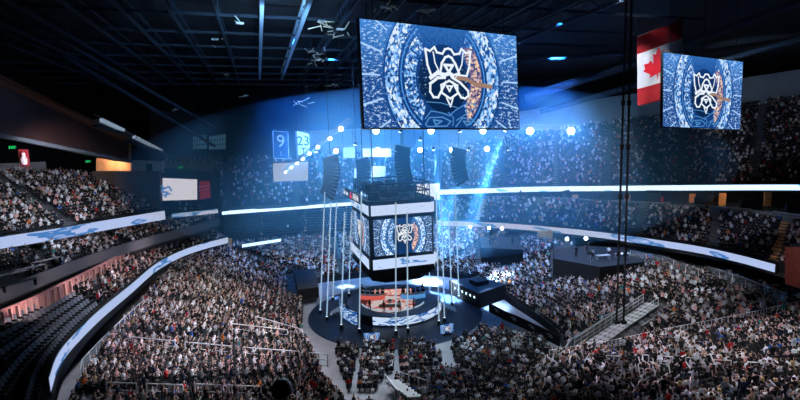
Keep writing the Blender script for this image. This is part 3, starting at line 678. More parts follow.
# ARENA sign over the left face
sg = empty('arena_sign', tuple(C0 + AX * 5 + Vector((0, 0, zz(203)))), 'white lettered ARENA sign with red emblem above the scoreboard side', 'sign')
nl = -BX; z_ = zz(201.5) + .25
q0 = C0 + AX * .3 + nl * 1.0; 
MB().bar((q0.x, q0.y, z_), ((q0 + AX * 11).x, (q0 + AX * 11).y, z_), .3, 1.25).build('sign_board', M_dark, sg)
text('ARENA', 1.25, E_white, sg, q0 + AX * 2.8 + nl * .2 + Vector((0, 0, z_)), -AX, (0, 0, 1))
text('State Farm', .95, E_white, sg, q0 + AX * 10.4 + nl * .2 + Vector((0, 0, z_)), -AX, (0, 0, 1))
mb = MB(); cc = q0 + AX * 6.2 + nl * .2
for dz, dx in ((.28, 0), (-.22, .38), (-.22, -.38)):
    P = [cc + AX * (dx + .33 * math.cos(t)) + Vector((0, 0, z_ + dz + .22 * math.sin(t))) for t in [k * math.pi / 8 for k in range(16)]]; P2 = [p + nl * .03 for p in P]
    mb.add(P + P2, [tuple(range(16)), tuple(range(31, 15, -1))] + [(i, (i + 1) % 16, 16 + (i + 1) % 16, 16 + i) for i in range(16)])
mb.build('emblem', emat('sign_red', (.9, .03, .03), 1.0), sg)
mb = MB()
for z0_ in (0, 1.1, 2.2):
    Q = [ctr + BX * (BW * x) + AX * (BL * y) + Vector((0, 0, zz(202) + z0_)) for x, y in ((-.45, -.46), (.45, -.46), (.45, .46), (-.45, .46))]
    for i in range(4): mb.tube(Q[i], Q[(i + 1) % 4], .12, 6)
for i in range(9):
    for a_, b_ in (((-.45 + .1125 * i, -.46), (-.45 + .1125 * (i + (1 if i < 8 else -1)), -.46)), ((-.45, -.46 + .115 * i), (-.45, -.46 + .115 * (i + (1 if i < 8 else -1))))):
        p = ctr + BX * (BW * a_[0]) + AX * (BL * a_[1]) + Vector((0, 0, zz(202))); q = ctr + BX * (BW * b_[0]) + AX * (BL * b_[1]) + Vector((0, 0, zz(202) + 2.2)); mb.tube(p, (p.x, p.y, p.z + 2.2), .07, 6); mb.tube(p, q, .05, 5)
rs = random.Random(5)
for i in range(40):
    p = ctr + BX * (BW * rs.uniform(-.4, .4)) + AX * (BL * rs.uniform(-.42, .42)) + Vector((0, 0, zz(202) + rs.uniform(.3, 1.6))); mb.box(p, (rs.uniform(.4, 1.5), rs.uniform(.4, 1.2), rs.uniform(.4, 1.4)), .29)
mb.build('rigging_cage', M_black, sb)
# its hanging cables and roof rig
for x in (-.4, .4):
    for y in (-.4, .4):
        p = ctr + BX * (BW * x) + AX * (BL * y); MB().tube((p.x, p.y, zz(200)), (p.x, p.y, 42.9), .07, 6).build('hanging_cable', M_dark, sb)

# ------------------------------------------------------------------ stage
SCN = Vector((-1.5, 66.8, 0)); SR = 7.1
MB().lathe((-1.2, 65.6, 0), [(0, .02), (12.6, .02), (12.6, .06), (12.75, .0)], 64).build('floor_stage_apron', M_disc)['kind'] = 'structure'
st = empty('round_stage', tuple(SCN), 'round stage with picture screens around its edge in the middle of the floor', 'stage')
MB().lathe(SCN, [(SR, 0), (SR, 1.25), (SR - .1, 1.3), (0, 1.3)], 64).build('platform', M_black, st)
MB().lathe(SCN, [(SR - .2, 1.31), (0, 1.31)], 64).build('deck', mat('stage_deck', (.05, .07, .12), .3, var=.4, scale=.7), st)
A_edge = led_art('stage_edge_picture', (.62, .78, 1.0), (.02, .12, .42), .9, .4, .5)
def arc(mb, c, r, t0, t1, z0, z1, n=20, th=.12):
    for k in range(n):
        a, b = R(t0 + (t1 - t0) * k / n), R(t0 + (t1 - t0) * (k + 1) / n)
        p = lambda t, rr, z: (c.x + rr * math.cos(t), c.y + rr * math.sin(t), z)
        mb.add([p(a, r, z0), p(b, r, z0), p(b, r, z1), p(a, r, z1), p(a, r - th, z0), p(b, r - th, z0), p(b, r - th, z1), p(a, r - th, z1)], [(0, 1, 2, 3), (5, 4, 7, 6), (3, 2, 6, 7), (1, 0, 4, 5)])
mb = MB(); arc(mb, SCN, SR + .15, 248, 350, .25, 1.35, 30); mb.build('edge_screen', A_edge, st)
mb = MB(); arc(mb, SCN, SR + .9, 185, 232, .1, 1.9, 16); mb.build('wing_screen', ring_art('wing_picture', 1.5, .8) if False else led_art('wing_picture', (.02, .10, .36), (.55, .75, 1), .9, .7, .5), st)
mb = MB(); arc(mb, SCN, SR - 2.2, 200, 340, 1.32, 1.50, 30); mb.build('step_light', emat('step_white', (.6, .8, 1), .55), st)
for sd_ in (-1, 1):
    for k in range(5): MB().box((SCN.x + sd_ * (7.3 + k * .42), SCN.y - 1.8, 1.15 - k * .23), (.45, 1.8, .1)).build('stage_step', M_lgrey, st)
# desks in two arcs, monitors, chairs and players
def desk(side, t0):
    o = empty('gaming_desk', (SCN.x + side * 2.6, SCN.y + .4, 1.32), 'curved white player desk on the stage, %s' % ('nearer the left wing screen' if side < 0 else 'on the side of the black control booth'), 'desk')
    P = [SCN + Vector((side * (1.2 + .75 * k), .2 + .25 * abs(k - 2) , 0)) for k in range(6)]
    mb = MB()
    for p, q in zip(P[:-1], P[1:]): mb.bar((p.x, p.y, 2.05), (q.x, q.y, 2.05), .8, .07)
    mb.build('desk_top', M_white, o)
    mb = MB()
    for p, q in zip(P[:-1], P[1:]): mb.bar((p.x, p.y - .38, 1.68), (q.x, q.y - .38, 1.68), .05, .68)
    mb.build('front_panel', emat('desk_red', (.75, .12, .10), .8) if side < 0 else E_blue, o)
    return P
chair = empty('gaming_chair', (0, 0, 0), 'x', 'chair')
MB().box((0, 0, .48), (.5, .5, .1)).build('seat', M_black, chair); MB().box((0, .26, .9), (.48, .1, .8)).build('backrest', M_black, chair)
mb = MB().tube((0, 0, .08), (0, 0, .45), .04)
for k in range(5): mb.tube((0, 0, .1), (.28 * math.cos(k * 1.257), .28 * math.sin(k * 1.257), .04), .025, 6)
mb.build('base', M_steel, chair); first = True
ordn = ['innermost', 'second', 'third', 'fourth', 'outermost']
for side in (-1, 1):
    P = desk(side, 0)
    for k in range(5):
        c = (P[k] + P[k + 1]) / 2; nm = ordn[k] + (' place at the red-fronted desk' if side < 0 else ' place at the blue-fronted desk')
        mo = empty('monitor', (c.x, c.y - .1, 2.09), 'slim monitor showing a pale picture at the ' + nm, 'monitor', 'monitors on the stage desks')
        MB().box((c.x, c.y - .12, 2.40), (.55, .04, .34)).build('casing', M_black, mo); MB().box((c.x, c.y - .09, 2.40), (.50, .01, .29)).build('display', E_white, mo)
        MB().tube((c.x, c.y - .12, 2.09), (c.x, c.y - .12, 2.3), .03).build('stand', M_steel, mo)
        ch = chair if first else copy_tree(chair); first = False
        ch.location = (c.x, c.y + .95, 1.32); ch['label'] = 'black gaming chair at the ' + nm; ch['group'] = 'gaming chairs on the stage'
        person(c.x, c.y + .85, 1.32, math.pi, 'sit_lap', SI['white'] if side < 0 else SI['navy'], 0, k % 2, 0, '%s-shirted player seated at the %s' % ('white' if side < 0 else 'navy', nm), 'players at the stage desks')
for k, (x, y) in enumerate(((-3.2, -4.6), (-1.2, -5.2), (1.0, -5.1), (3.0, -4.4), (-4.8, 2.5), (4.6, 3.0))):
    person(SCN.x + x, SCN.y + y, 1.32, .3 * k, 'stand_lap' if k % 2 else 'stand_clap', (SI['black'], SI['red'], SI['white'], SI['light grey'], SI['navy'], SI['charcoal'])[k], 0, k % 3, 0,
           'person in %s top standing on the stage, %s' % (('black', 'red', 'white', 'light-grey', 'navy', 'charcoal')[k], ('front left edge', 'front, left of the middle', 'front, right of the middle', 'front right edge', 'behind the red-fronted desk', 'behind the blue-fronted desk')[k]), 'people standing on the stage')
# red/white floor art between the desks
mb = MB(); mb.box((SCN.x, SCN.y + 2.2, 1.8), (6.5, .15, .9)); ob = mb.build('back_screen', led_art('red_white_picture', (.85, .62, .55), (.6, .05, .04), .9, .9, .48), st)
mb = MB(); mb.box((SCN.x - .4, SCN.y - 2.8, 1.4), (3.2, 1.2, .14)); mb.build('centre_plinth', mat('plinth', (.7, .5, .42), .5), st)
MB().lathe(SCN + Vector((-.3, -1.6, 0)), [(3.6, 1.34), (0, 1.34)], 40).build('deck_picture', led_art('deck_red_white', (.75, .62, .60), (.55, .05, .05), .75, .7, .5), st)
tro = empty('trophy_cup', (SCN.x - .4, SCN.y - 2.8, 1.48), 'silver trophy cup on the low plinth at the stage centre', 'trophy')
MB().lathe((SCN.x - .4, SCN.y - 2.8, 1.48), [(.22, 0), (.2, .1), (.06, .18), (.06, .35), (.22, .5), (.3, .85), (.26, .85), (.04, .45)], 20).build('cup', M_steel, tro, smooth=True)
MB().path([(SCN.x - .68, SCN.y - 2.8, 2.25), (SCN.x - .85, SCN.y - 2.8, 2.1), (SCN.x - .65, SCN.y - 2.8, 1.98)], .025).path([(SCN.x - .12, SCN.y - 2.8, 2.25), (SCN.x + .05, SCN.y - 2.8, 2.1), (SCN.x - .15, SCN.y - 2.8, 1.98)], .025).build('handle', M_steel, tro)
# floor screens facing the front seats
A_fl = ring_art('floor_screen_picture', 1.6, .9)
def floorscreen(p, w, h, rz, label):
    o = empty('floor_screen', p, label, 'video screen'); Rz = Matrix.Rotation(rz, 3, 'Z'); T = lambda x, y, z: Vector(p) + Rz @ Vector((x, y, z))
    MB().box(T(0, .1, h / 2 + .25), (w + .1, .12, h + .1), rz).build('casing', M_black, o)
    uvquad('picture', T(-w / 2, .03, .25), T(w / 2, .03, .25), T(w / 2, .03, .25 + h), T(-w / 2, .03, .25 + h), A_fl, o)
    MB().box(T(0, .12, .12), (w * .6, .7, .1), rz).build('base', M_black, o)
    mb = MB(); Xs = Rz @ Vector((1, 0, 0)); strokes(mb, CREST, T(0, -.0, .28 + h / 2), Xs, Vector((0, 0, 1)), Rz @ Vector((0, -1, 0)), h * .26); mb.build('crest', E_white, o)
floorscreen(tuple(gp(367, 345, 0) + Vector((.6, .6, 0))), 2.0, 1.05, .05, 'small floor screen with blue picture in front of the centre floor seats')
floorscreen(tuple(gp(447, 335, 0)), 1.9, 1.2, .35, 'small tilted floor screen with blue picture beside the right-hand floor seats')
# barriers with emblem along the right bowl front, control booth and other black boxes
def boxthing(name, label, cat, P, z0, z1, grp=None):
    o = empty(name, tuple(Vector((P[0][0], P[0][1], z0))), label, cat, grp); n_ = len(P)
    mb = MB(); mb.add([(x, y, z0) for x, y in P] + [(x, y, z1) for x, y in P], [tuple(range(n_ - 1, -1, -1)), tuple(range(n_, 2 * n_))] + [(i, (i + 1) % n_, n_ + (i + 1) % n_, n_ + i) for i in range(n_)]); mb.build('drape', M_black, o)
    c = [sum(p[k] for p in P) / n_ for k in (0, 1)]
    mb = MB(); mb.add([(c[0] + (x - c[0]) * .98, c[1] + (y - c[1]) * .98, z1 + .02) for x, y in P], [tuple(range(n_))]); mb.build('deck', mat('deck_dark', (.018, .025, .035), .7), o)
    return o
b1 = boxthing('control_booth', 'black control booth with a row of small lights beside the round stage', 'booth', [(7.6, 72.5), (12.4, 74), (16.2, 69.5), (11.2, 65.5)], 0, 2.3)
mb = MB()
for k in range(6):
    p = Vector((7.7, 72.2, 1.5)).lerp(Vector((11.1, 65.8, 1.5)), .2 + k * .14); mb.box(p + Vector((-.08, -.05, 0)), (.1, .4, .22), .0)
mb.build('indicator_light', emat('booth_light', (.7, .85, 1), 3), b1)
MB().box((12, 70, 2.7), (2.2, 2, .7), .5).build('control_desk', M_dark, b1)
boxthing('camera_platform', 'black draped camera platform among the far right seats with two operators', 'platform', [(14.5, 81.8), (15.8, 91.5), (23.5, 90.5), (21.5, 79.5)], 2, 5.3)
boxthing('camera_platform', 'wide black draped platform with desks and crew, in front of the ribbon board', 'platform', [(24.2, 71.8), (27.5, 81.5), (39.5, 77), (37, 68.2), (29.3, 66.2)], 1.8, 5.6)
boxthing('draped_box', 'black draped box at the left of the stage by the floor aisle', 'box', [(-19.4, 80), (-16.2, 69), (-13.2, 70), (-15.8, 81)], 0.9, 2.6)
for k, (x, y, z, lab) in enumerate(((16.5, 84, 5.33, 'crew member in black standing at the front of the smaller camera platform'), (20.5, 83, 5.33, 'crew member in black standing by the right edge of the smaller camera platform'),
                               (28, 72, 5.63, 'crew member in black at the front corner of the wide platform'), (30, 70.5, 5.63, 'crew member in grey beside the camera on the wide platform'), (33, 71.5, 5.63, 'crew member in white at the desk on the wide platform'), (36, 72, 5.63, 'crew member in black at the far desk on the wide platform'), (31, 75, 5.63, 'crew member in charcoal standing behind the desks of the wide platform'))):
    person(x, y, z, 2.3, 'stand_clap' if k % 2 else 'stand_lap', (0, 0, 0, 3, 2, 0, 1)[k], k % 3, k % 3, 0, lab, None)
def camera_rig(x, y, z, rz, label):
    o = empty('broadcast_camera', (x, y, z), label, 'video camera'); mb = MB()
    for k in range(3): a = rz + k * 2.094; mb.tube((x, y, z + 1.2), (x + .5 * math.cos(a), y + .5 * math.sin(a), z), .03, 6)
    mb.build('tripod', M_steel, o); MB().box((x, y, z + 1.4), (.3, .6, .35), rz).build('camera_body', M_black, o)
    d = Matrix.Rotation(rz, 3, 'Z') @ Vector((0, 1, 0)); MB().tube(Vector((x, y, z + 1.4)) + d * .3, Vector((x, y, z + 1.4)) + d * .8, .11, 10, .15).build('lens', M_black, o)
camera_rig(17.2, 82.6, 5.33, 2.3, 'broadcast camera on tripod on the smaller camera platform'); camera_rig(29.2, 69.3, 5.63, 2.2, 'broadcast camera on tripod on the wide platform near its front corner')
for k, (x, y) in enumerate(((31.5, 70.2), (34.8, 70.8))):
    o = empty('folding_table', (x, y, 5.63), 'crew table with white top on the wide platform, ' + ('nearer its camera' if k == 0 else 'nearer the glass railing'), 'table')
    MB().box((x, y, 6.36), (2.2, .8, .05), .2).build('table_top', M_white, o)
    for sx in (-1, 1):
        for sy in (-1, 1): MB().tube((x + sx * .95, y + sy * .3, 5.63), (x + sx * .95, y + sy * .3, 6.34), .03, 6).build('leg', M_steel, o)
# barriers with emblem panels
L = [(x, y) for x, y in ((12.5, 64.2), (14.0, 61), (15.8, 58), (17.2, 55.2), (18.6, 52.4))]
for k, (p, q) in enumerate(zip(L[:-1], L[1:])):
    o = empty('barrier', (p[0], p[1], 0), 'black barrier panel with a pale emblem, %s from the control booth' % ORD[k], 'barrier', 'black barriers beside the floor seats')
    MB().bar((p[0], p[1], .65), (q[0], q[1], .65), .12, 1.3).build('panel', M_black, o)
    c = Vector(((p[0] + q[0]) / 2, (p[1] + q[1]) / 2, .8)); X = (Vector((q[0], q[1], 0)) - Vector((p[0], p[1], 0))).normalized(); nr = X.cross(Vector((0, 0, 1)))
    if nr.x > 0: nr = -nr
    X = Vector((0, 0, 1)).cross(nr) * 1
    mb = MB(); strokes(mb, [([(-1, 0), (-.3, .4), (-.1, -.4), (.5, .35), (.6, -.35), (1, 0)], .14)], c + nr * .04, X, Vector((0, 0, 1)), nr, .5); mb.build('emblem', mat('emblem_pale', (.6, .65, .7), .5), o)
# ------------------------------------------------------------------ seats & crowd
T9poly = [(8.5, 39.2), (12.4, 41.2), (20, 43), (26.5, 45.4), (35, 48), (47, 52), (60, 55), (60, 15), (6, 15)]
VOM = [(15.3, 44.5), (18.3, 49.2), (24.3, 54.2), (31, 58.6), (35.3, 57.2), (27, 49.6), (22, 44)]
P1 = [(13, 81), (15.5, 93), (24, 92), (21.5, 78)]; P2 = [(23.5, 71), (27, 83), (39, 78), (38, 69), (29, 65.5)]; PL = [(-21, 80.5), (-17.5, 68), (-12, 68), (-15, 83.5)]
def frustum(p, mx=12, my=20):
    x, y, z = p[0], p[1], p[2] + .8
    d = cam.matrix_world.inverted() @ Vector((x, y, z))
    if d.z > -1: return False
    px = 400 + F * d.x / -d.z; py = 200 - F * d.y / -d.z
    return -mx < px < 800 + mx and -my < py < 400 + my
seats = {}
seats['bowl'] = [s for s in T1.seats(aisles=[.5, 1.6, 2.6, 3.6, 4.6, 5.5, 6.5, 7.5, 8.6, 9.5, 10.4, 11.3, 12.2, 13, 14, 15.05], skip=[T9poly, VOM, P1, P2, PL]) if frustum(s)]
seats['near'] = [s for s in T9.seats(aisles=[3.0, 4.2, 5.4], aw=.9) if frustum(s)]
seats['club'] = [s for s in T2.seats(inside=lambda x, y, z, u, i: y > 53 and u > 3.2) if frustum(s)]
seats['mezz'] = [s for s in T3.seats(aisles=[3, 4.5], inside=lambda x, y, z, u, i: u > 2.6 or (i > 3 and u > 2)) if frustum(s)]
seats['upleft'] = [s for s in T4.seats(aisles=[2.9]) if frustum(s)]
seats['mid'] = [s for s in T6.seats(aisles=[.5, 1.1, 1.7, 2.35, 3.1, 3.9]) if frustum(s)]
seats['deck'] = [s for s in T5.seats(aisles=[1, 2, 3, 4, 4.7, 5.4, 6.1, 6.85, 7.6, 8.3]) if frustum(s)]
seats['end'] = [s for s in T7.seats(aisles=[.6, 1.2, 1.8, 2.4]) if frustum(s)]
# the two floor blocks facing the stage
def block(poly, org, dirx, diry, nx, ny, aisle=None):
    out = []
    for j in range(ny):
        for i in range(nx):
            p = Vector(org) + Vector(dirx) * (i * .54) + Vector(diry) * (j * .85)
            if inpoly(p.x, p.y, poly) and (aisle is None or not aisle(i, j)): out.append((p.x, p.y, 0.0, math.atan2(-diry[1], -diry[0]) - math.pi / 2, j, i))
    return out
FA = [(-8.4, 52.3), (-5, 53.4), (2.8, 53.6), (4.3, 48.8), (3.6, 47.5), (-2.2, 46.6), (-3.0, 43.8), (-5.8, 43.4)]
FB = [(6, 54), (12.8, 59.6), (16.4, 55.8), (17.2, 49.8), (13.8, 43), (12.8, 40.8), (10.5, 40.4), (6.6, 46.6), (5.2, 49.5)]
FC = [(-1.2, 45.6), (3.6, 46.6), (5.6, 48.3), (6.4, 45.8), (10.4, 40.6), (10.3, 39.6), (7, 38.4), (-.5, 39.4)]
seats['floor'] = block(FA, (-9, 53.2, 0), (1, 0, 0), (0, -1, 0), 30, 14, lambda i, j: i in (7, 15)) + \
    block(FB, (4, 60.5, 0), Vector((.866, -.5, 0)), Vector((-.5, -.866, 0)), 46, 30, lambda i, j: i == 12) + block(FC, (-2, 46.6, 0), (1, 0, 0), (0, -1, 0), 30, 9)
fill = dict(bowl=.88, near=.93, club=.75, mezz=.6, upleft=.88, mid=.62, deck=.72, end=.02, floor=.95)
allseats = []; people_at = []
for k, L in seats.items():
    for s in L:
        allseats.append(s)
        f = fill[k]
        if k == 'deck':
            f = .66 if s[0] > 12 else .4
        if RNG.random() < f: people_at.append((k, s))
cam_p = Vector((0, 0, EYE))
def dist(s): return (Vector(s[:3]) - cam_p).length
people_at.sort(key=lambda e: dist(e[1]))
NEAR_N = 300 - PEOPLE
near = [e for e in people_at if e[0] in ('near', 'bowl', 'floor') and frustum(e[1], -2, -3)][:NEAR_N]
nset = set((k, s[4], s[5]) for k, s in near)
rest = [e for e in people_at if (e[0], e[1][4], e[1][5]) not in nset]
crowd = crowd_mesh('crowd', [s for k, s in rest])
tag(crowd, 'packed crowd of seated spectators filling every stand around the round stage', 'crowd', kind='stuff')
print('crowd', len(rest), 'faces', len(crowd.data.polygons))
PLACE = {'near': 'above grey barrier', 'bowl': 'in lower stand', 'floor': 'of floor seats'}
GRP = {'near': 'spectators on the near stand above the grey barrier', 'bowl': 'spectators at the near end of the lower stand', 'floor': 'spectators on the floor seats'}
vis = {}
for kk, ss in people_at: vis.setdefault((kk, ss[4]), []).append((ss[0], ss[5]))
seatno = {}
for (kk, rw), L_ in vis.items():
    for n_, (x_, k_) in enumerate(sorted(L_)): seatno[(kk, rw, k_)] = n_
stick_me = MB().tube((0, 0, -.06), (0, 0, .0), .02, 8, .045).tube((0, 0, 0), (0, 0, .46), .045, 8, .05).tube((0, 0, .46), (0, 0, .52), .05, 8, .02).build('inflatable_stick', mat('white_plastic', (.8, .82, .86), .35))
stick_first = True
for k, (kind, s) in enumerate(near):
    pi = int(RNG.choice(len(POSES), p=PW)); pose = POSES[pi]; sh = int(RNG.choice(len(SHIRT), p=SW)); hr = int(RNG.choice(4, p=[.55, .25, .14, .06])); lg = bool(RNG.random() < .35)
    lab = '%s-haired person in %s top, %s, %s row %s, %s from left' % (HAIR[hr][0].replace(' ', '-'), SHIRT[sh][0].replace(' ', '-'), PWORD[pose], ordw(s[4]), PLACE[kind], ordw(seatno[(kind, s[4], s[5])]))
    rz = s[3] + float(RNG.normal(0, .2)); sc = float(RNG.uniform(.95, 1.08))
    person(s[0], s[1], s[2], rz, pose, sh, hr, int(RNG.choice(4, p=[.35, .35, .12, .18])), int(RNG.choice(3, p=[.6, .3, .1])), lab, GRP[kind], lg, sc)
    if pose in ('sit_up', 'sit_clap', 'sit_one', 'stand_up', 'sit_phone', 'stand_clap') and RNG.random() < .8:
        J = PM[pose][1]; hp = J['haR'] if pose != 'sit_phone' else J['haL']
        w = Matrix.Rotation(rz, 4, 'Z') @ (hp * sc) + Vector(s[:3])
        if stick_first: so = stick_me; stick_first = False
        else: so = stick_me.copy(); COL.objects.link(so)
        so.location = w; so.rotation_euler = (float(RNG.normal(0, .5)), float(RNG.normal(0, .5)), 0)
        tag(so, 'white inflatable stick held by %s-topped person, %s row %s, %s from left' % (SHIRT[sh][0].replace(' ', '-'), ordw(s[4]), PLACE[kind], ordw(seatno[(kind, s[4], s[5])])), 'cheering stick', 'white inflatable cheering sticks')
# seats under and behind the crowd, as one mass
sm = MB().box((0, -.02, .42), (.46, .42, .07)); sm.box((0, -.26, .68), (.46, .06, .50)); sm.box((0, -.02, .2), (.06, .3, .38))
base = np.array(sm.v); bf = np.array(sm.f)
S = np.array([s[:4] for s in allseats]); c, q = np.cos(S[:, 3]), np.sin(S[:, 3])
x = base[None, :, 0] * c[:, None] - base[None, :, 1] * q[:, None] + S[:, 0][:, None]; y = base[None, :, 0] * q[:, None] + base[None, :, 1] * c[:, None] + S[:, 1][:, None]; z = base[None, :, 2] + S[:, 2][:, None]
V = np.stack([x, y, z], -1).reshape(-1, 3).astype(np.float32); Fc = (bf[None] + (np.arange(len(S)) * len(base))[:, None, None]).reshape(-1, 4).astype(np.int32)
me = bpy.data.meshes.new('stadium_seats'); me.vertices.add(len(V)); me.vertices.foreach_set('co', V.ravel()); me.loops.add(Fc.size); me.loops.foreach_set('vertex_index', Fc.ravel())
me.polygons.add(len(Fc)); me.polygons.foreach_set('loop_start', np.arange(len(Fc), dtype=np.int32) * 4); me.polygons.foreach_set('loop_total', np.full(len(Fc), 4, np.int32)); me.materials.append(M_seat); me.update(calc_edges=True)
so = bpy.data.objects.new('stadium_seats', me); COL.objects.link(so); tag(so, 'dark navy tip-up seats in rows under and between the crowd', 'seats', kind='stuff')
# aisle stairs
for u in (.5, 1.6, 2.6, 3.6, 9.5, 10.4, 11.3, 12.2, 14, 15.05): T1.stair(u, 'floor_aisle_stair', M_conc)
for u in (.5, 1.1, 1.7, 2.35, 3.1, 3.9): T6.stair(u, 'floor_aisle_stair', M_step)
for u in (4.7, 5.4, 6.1, 6.85, 7.6): T5.stair(u, 'floor_aisle_stair', mat('grey_step', (.3, .29, .28), .8))
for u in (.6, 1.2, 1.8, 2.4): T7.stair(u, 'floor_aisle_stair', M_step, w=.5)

# ------------------------------------------------------------------ light
w = bpy.data.worlds.new('world'); SC.world = w; w.use_nodes = True
w.node_tree.nodes['Background'].inputs[0].default_value = (.02, .05, .12, 1); w.node_tree.nodes['Background'].inputs[1].default_value = .05
def spot(name, loc, target, W, ang, col, blend=.5, r=.3):
    l = bpy.data.lights.new(name, 'SPOT'); l.energy = W; l.spot_size = R(ang); l.spot_blend = blend; l.color = col; l.shadow_soft_size = r
    o = bpy.data.objects.new(name, l); COL.objects.link(o); o.location = loc
    o.rotation_euler = (Vector(target) - Vector(loc)).to_track_quat('-Z', 'Y').to_euler(); return o
# ------------------------------------------------------------------ roof steel (aligned with the hall)
def roofline(px, py, h): return gp(px, py, h)
Z0 = 40.5
def along(p, v, a, b): return (Vector(p) + v * a, Vector(p) + v * b)
base_p = gp(262, 0, Z0)
nb = 0
for k in range(-7, 9):
    p = base_p + BX * (5.0 * k) * 1.0
    a, b = along(p, AX, -14, 62 if k in (0, 1) else 78)
    mb = MB(); mb.bar(a, b, .45 if k in (0, 1) else .22, .5); mb.bar(a + Vector((0, 0, 1.6)), b + Vector((0, 0, 1.6)), .25, .3)
    n_ = 20
    for j in range(n_):
        q = a.lerp(b, j / n_); q2 = a.lerp(b, (j + .5) / n_); q3 = a.lerp(b, (j + 1) / n_); mb.bar(q, q2 + Vector((0, 0, 1.6)), .1, .1); mb.bar(q2 + Vector((0, 0, 1.6)), q3, .1, .1)
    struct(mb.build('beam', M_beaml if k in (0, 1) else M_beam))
for j in range(9):
    q = base_p + AX * (-2 + 9.5 * j); a, b = along(q, BX, -45, 60)
    mb = MB(); mb.bar(a + Vector((0, 0, .2)), b + Vector((0, 0, .2)), .14, .35); struct(mb.build('beam', M_beam))
# big duct / raking girders on the right
for (x0, y0, Y0, x1, y1, Y1, r) in ((525, 98, 100, 700, 42, 92, .9), (540, 112, 108, 830, 30, 92, .6), (640, 62, 75, 830, -10, 60, .5), (520, 62, 95, 640, 52, 85, .35)):
    struct(MB().tube(at(x0, y0, Y0), at(x1, y1, Y1), r, 12).build('beam', M_beam))
# scattered roof fittings: small work lamps and rigging on catwalks
fit = [(312, 52, 'w'), (340, 30, 'w'), (322, 22, 'w'), (318, 60, 'w'), (333, 85, 'w'), (300, 102, 'w'), (385, 8, 'w'), (432, 10, 'w'), (215, 40, 'b'), (226, 75, 'b'), (240, 24, 'b'), (176, 110, 'b'), (246, 96, 'b')]
for k, (x, y, c_) in enumerate(fit):
    p = gp(x, y, 39.6) if y < 95 else at(x, y, 92); o = empty('roof_rig_frame', tuple(p), '%s from the %s' % (('pale tangled rigging frame under the roof, ' + ORD[k]) if c_ == 'w' else ('small bluish roof lamp bracket, ' + ORD[k]), 'big screen outward'), 'rigging')
    mb = MB(); rs = random.Random(k)
    for j in range(6 if c_ == 'w' else 2):
        a = p + Vector((rs.uniform(-1.3, 1.3), rs.uniform(-1, 1), rs.uniform(-.6, .3))); mb.tube(a, a + Vector((rs.uniform(-1.6, 1.6), rs.uniform(-1, 1), rs.uniform(-.9, .9))), .07, 5)
    mb.build('bracket', mat('rig_cream', (.85, .75, .55), .5) if c_ == 'w' else M_white, o)
    mb = MB(); mb.box(p + Vector((0, 0, .1)), (.9, .5, .18), .4); mb.build('lamp_body', M_white, o)
    struct(MB().tube(p, (p.x, p.y, 42.9), .04, 5).build('trim_4', M_dark)) 
# ------------------------------------------------------------------ trusses with stage lights
def truss(a, b, w, name, label, grp=None):
    a = Vector(a); b = Vector(b); d = (b - a).normalized(); s_ = d.cross(Vector((0, 0, 1))).normalized(); u = s_.cross(d); mb = MB()
    cs = [s_ * (i * w / 2) + u * (j * w / 2) for i, j in ((-1, -1), (1, -1), (1, 1), (-1, 1))]
    for c in cs: mb.tube(a + c, b + c, .04, 6)
    n_ = max(2, int((b - a).length / w)); 
    for k in range(n_):
        p, q = a.lerp(b, k / n_), a.lerp(b, (k + 1) / n_)
        for i in range(4): mb.tube(p + cs[i], q + cs[(i + 1) % 4], .025, 5, cap=False)
    o = mb.build(name, M_steel); return tag(o, label, 'truss', grp)
tA, tB = at(282, 173, 88), at(350, 120, 62)
truss(tA, tB, .6, 'lighting_truss', 'slanting lighting truss with a row of lamps climbing toward the big screen')
truss(at(360, 127, 60), at(580, 127, 66), .6, 'lighting_truss', 'level lighting truss with bright lamps just below the big screen')
truss(at(325, 147, 76), at(500, 147, 80), .6, 'lighting_truss', 'level lighting truss with the second row of lamps above the scoreboard')
heads = []
yoke_me = None
def lamp(p, aim, r, label, W, ang=50, col=(.40, .68, 1), grp='lamps on the lighting trusses', es=18, soft=.2, on=True):
    global yoke_me
    p = Vector(p); d = (Vector(aim) - p).normalized(); o = empty('stage_light', tuple(p), label, 'stage light', grp)
    s_ = d.orthogonal().normalized()
    MB().tube(p - d * .55, p, r * .8, 12, r).build('lamp_head', M_black, o)
    MB().tube(p + d * .01, p + d * .04, r * .92, 16).build('lens', emat('lamp_glow', (.8, .92, 1), es), o)
    mb = MB(); mb.path([p - d * .3 + s_ * r * 1.2, p - d * .3 + s_ * r * 1.2 + Vector((0, 0, r * 1.6)), p - d * .3 - s_ * r * 1.2 + Vector((0, 0, r * 1.6)), p - d * .3 - s_ * r * 1.2], .04); mb.build('yoke', M_steel, o)
    if W: spot('stage_light_beam', p + d * .12, aim, W * (CAMW if aim == CAMT else CONEW), ang, col, .6 if aim == CAMT else .25, soft)
CAMT = (0, 0, 25)
rowA = [(341, 129), (330, 138.5), (318, 147), (309.5, 153.5), (303, 159), (297, 163.5), (291, 167.5), (285.5, 172)]
for k, (x, y) in enumerate(rowA):
    t = (x - 282) / 68; Y = 88 - 26 * t; lamp(at(x, y, Y), CAMT, .34 - .02 * k, 'white lamp on the slanting truss, %s from its upper end' % ORD[k], 900 if k < 4 else 350, 40)
for k, (x, y) in enumerate(((376, 131), (431, 131), (483, 131), (530, 131), (571, 131))):
    lamp(at(x, y, 60 + (x - 360) * .027), CAMT, .42 if k < 3 else .52, 'bright lamp on the truss below the big screen, %s from the left' % ORD[k], 1500 if k < 3 else 2600, 40)
for k, (x, y) in enumerate(((336, 151), (378, 150), (420, 150), (452, 150), (487, 149))):
    lamp(at(x, y, 77), CAMT, .42, 'bright lamp on the truss above the scoreboard, %s from the left' % ORD[k], 1300, 40)
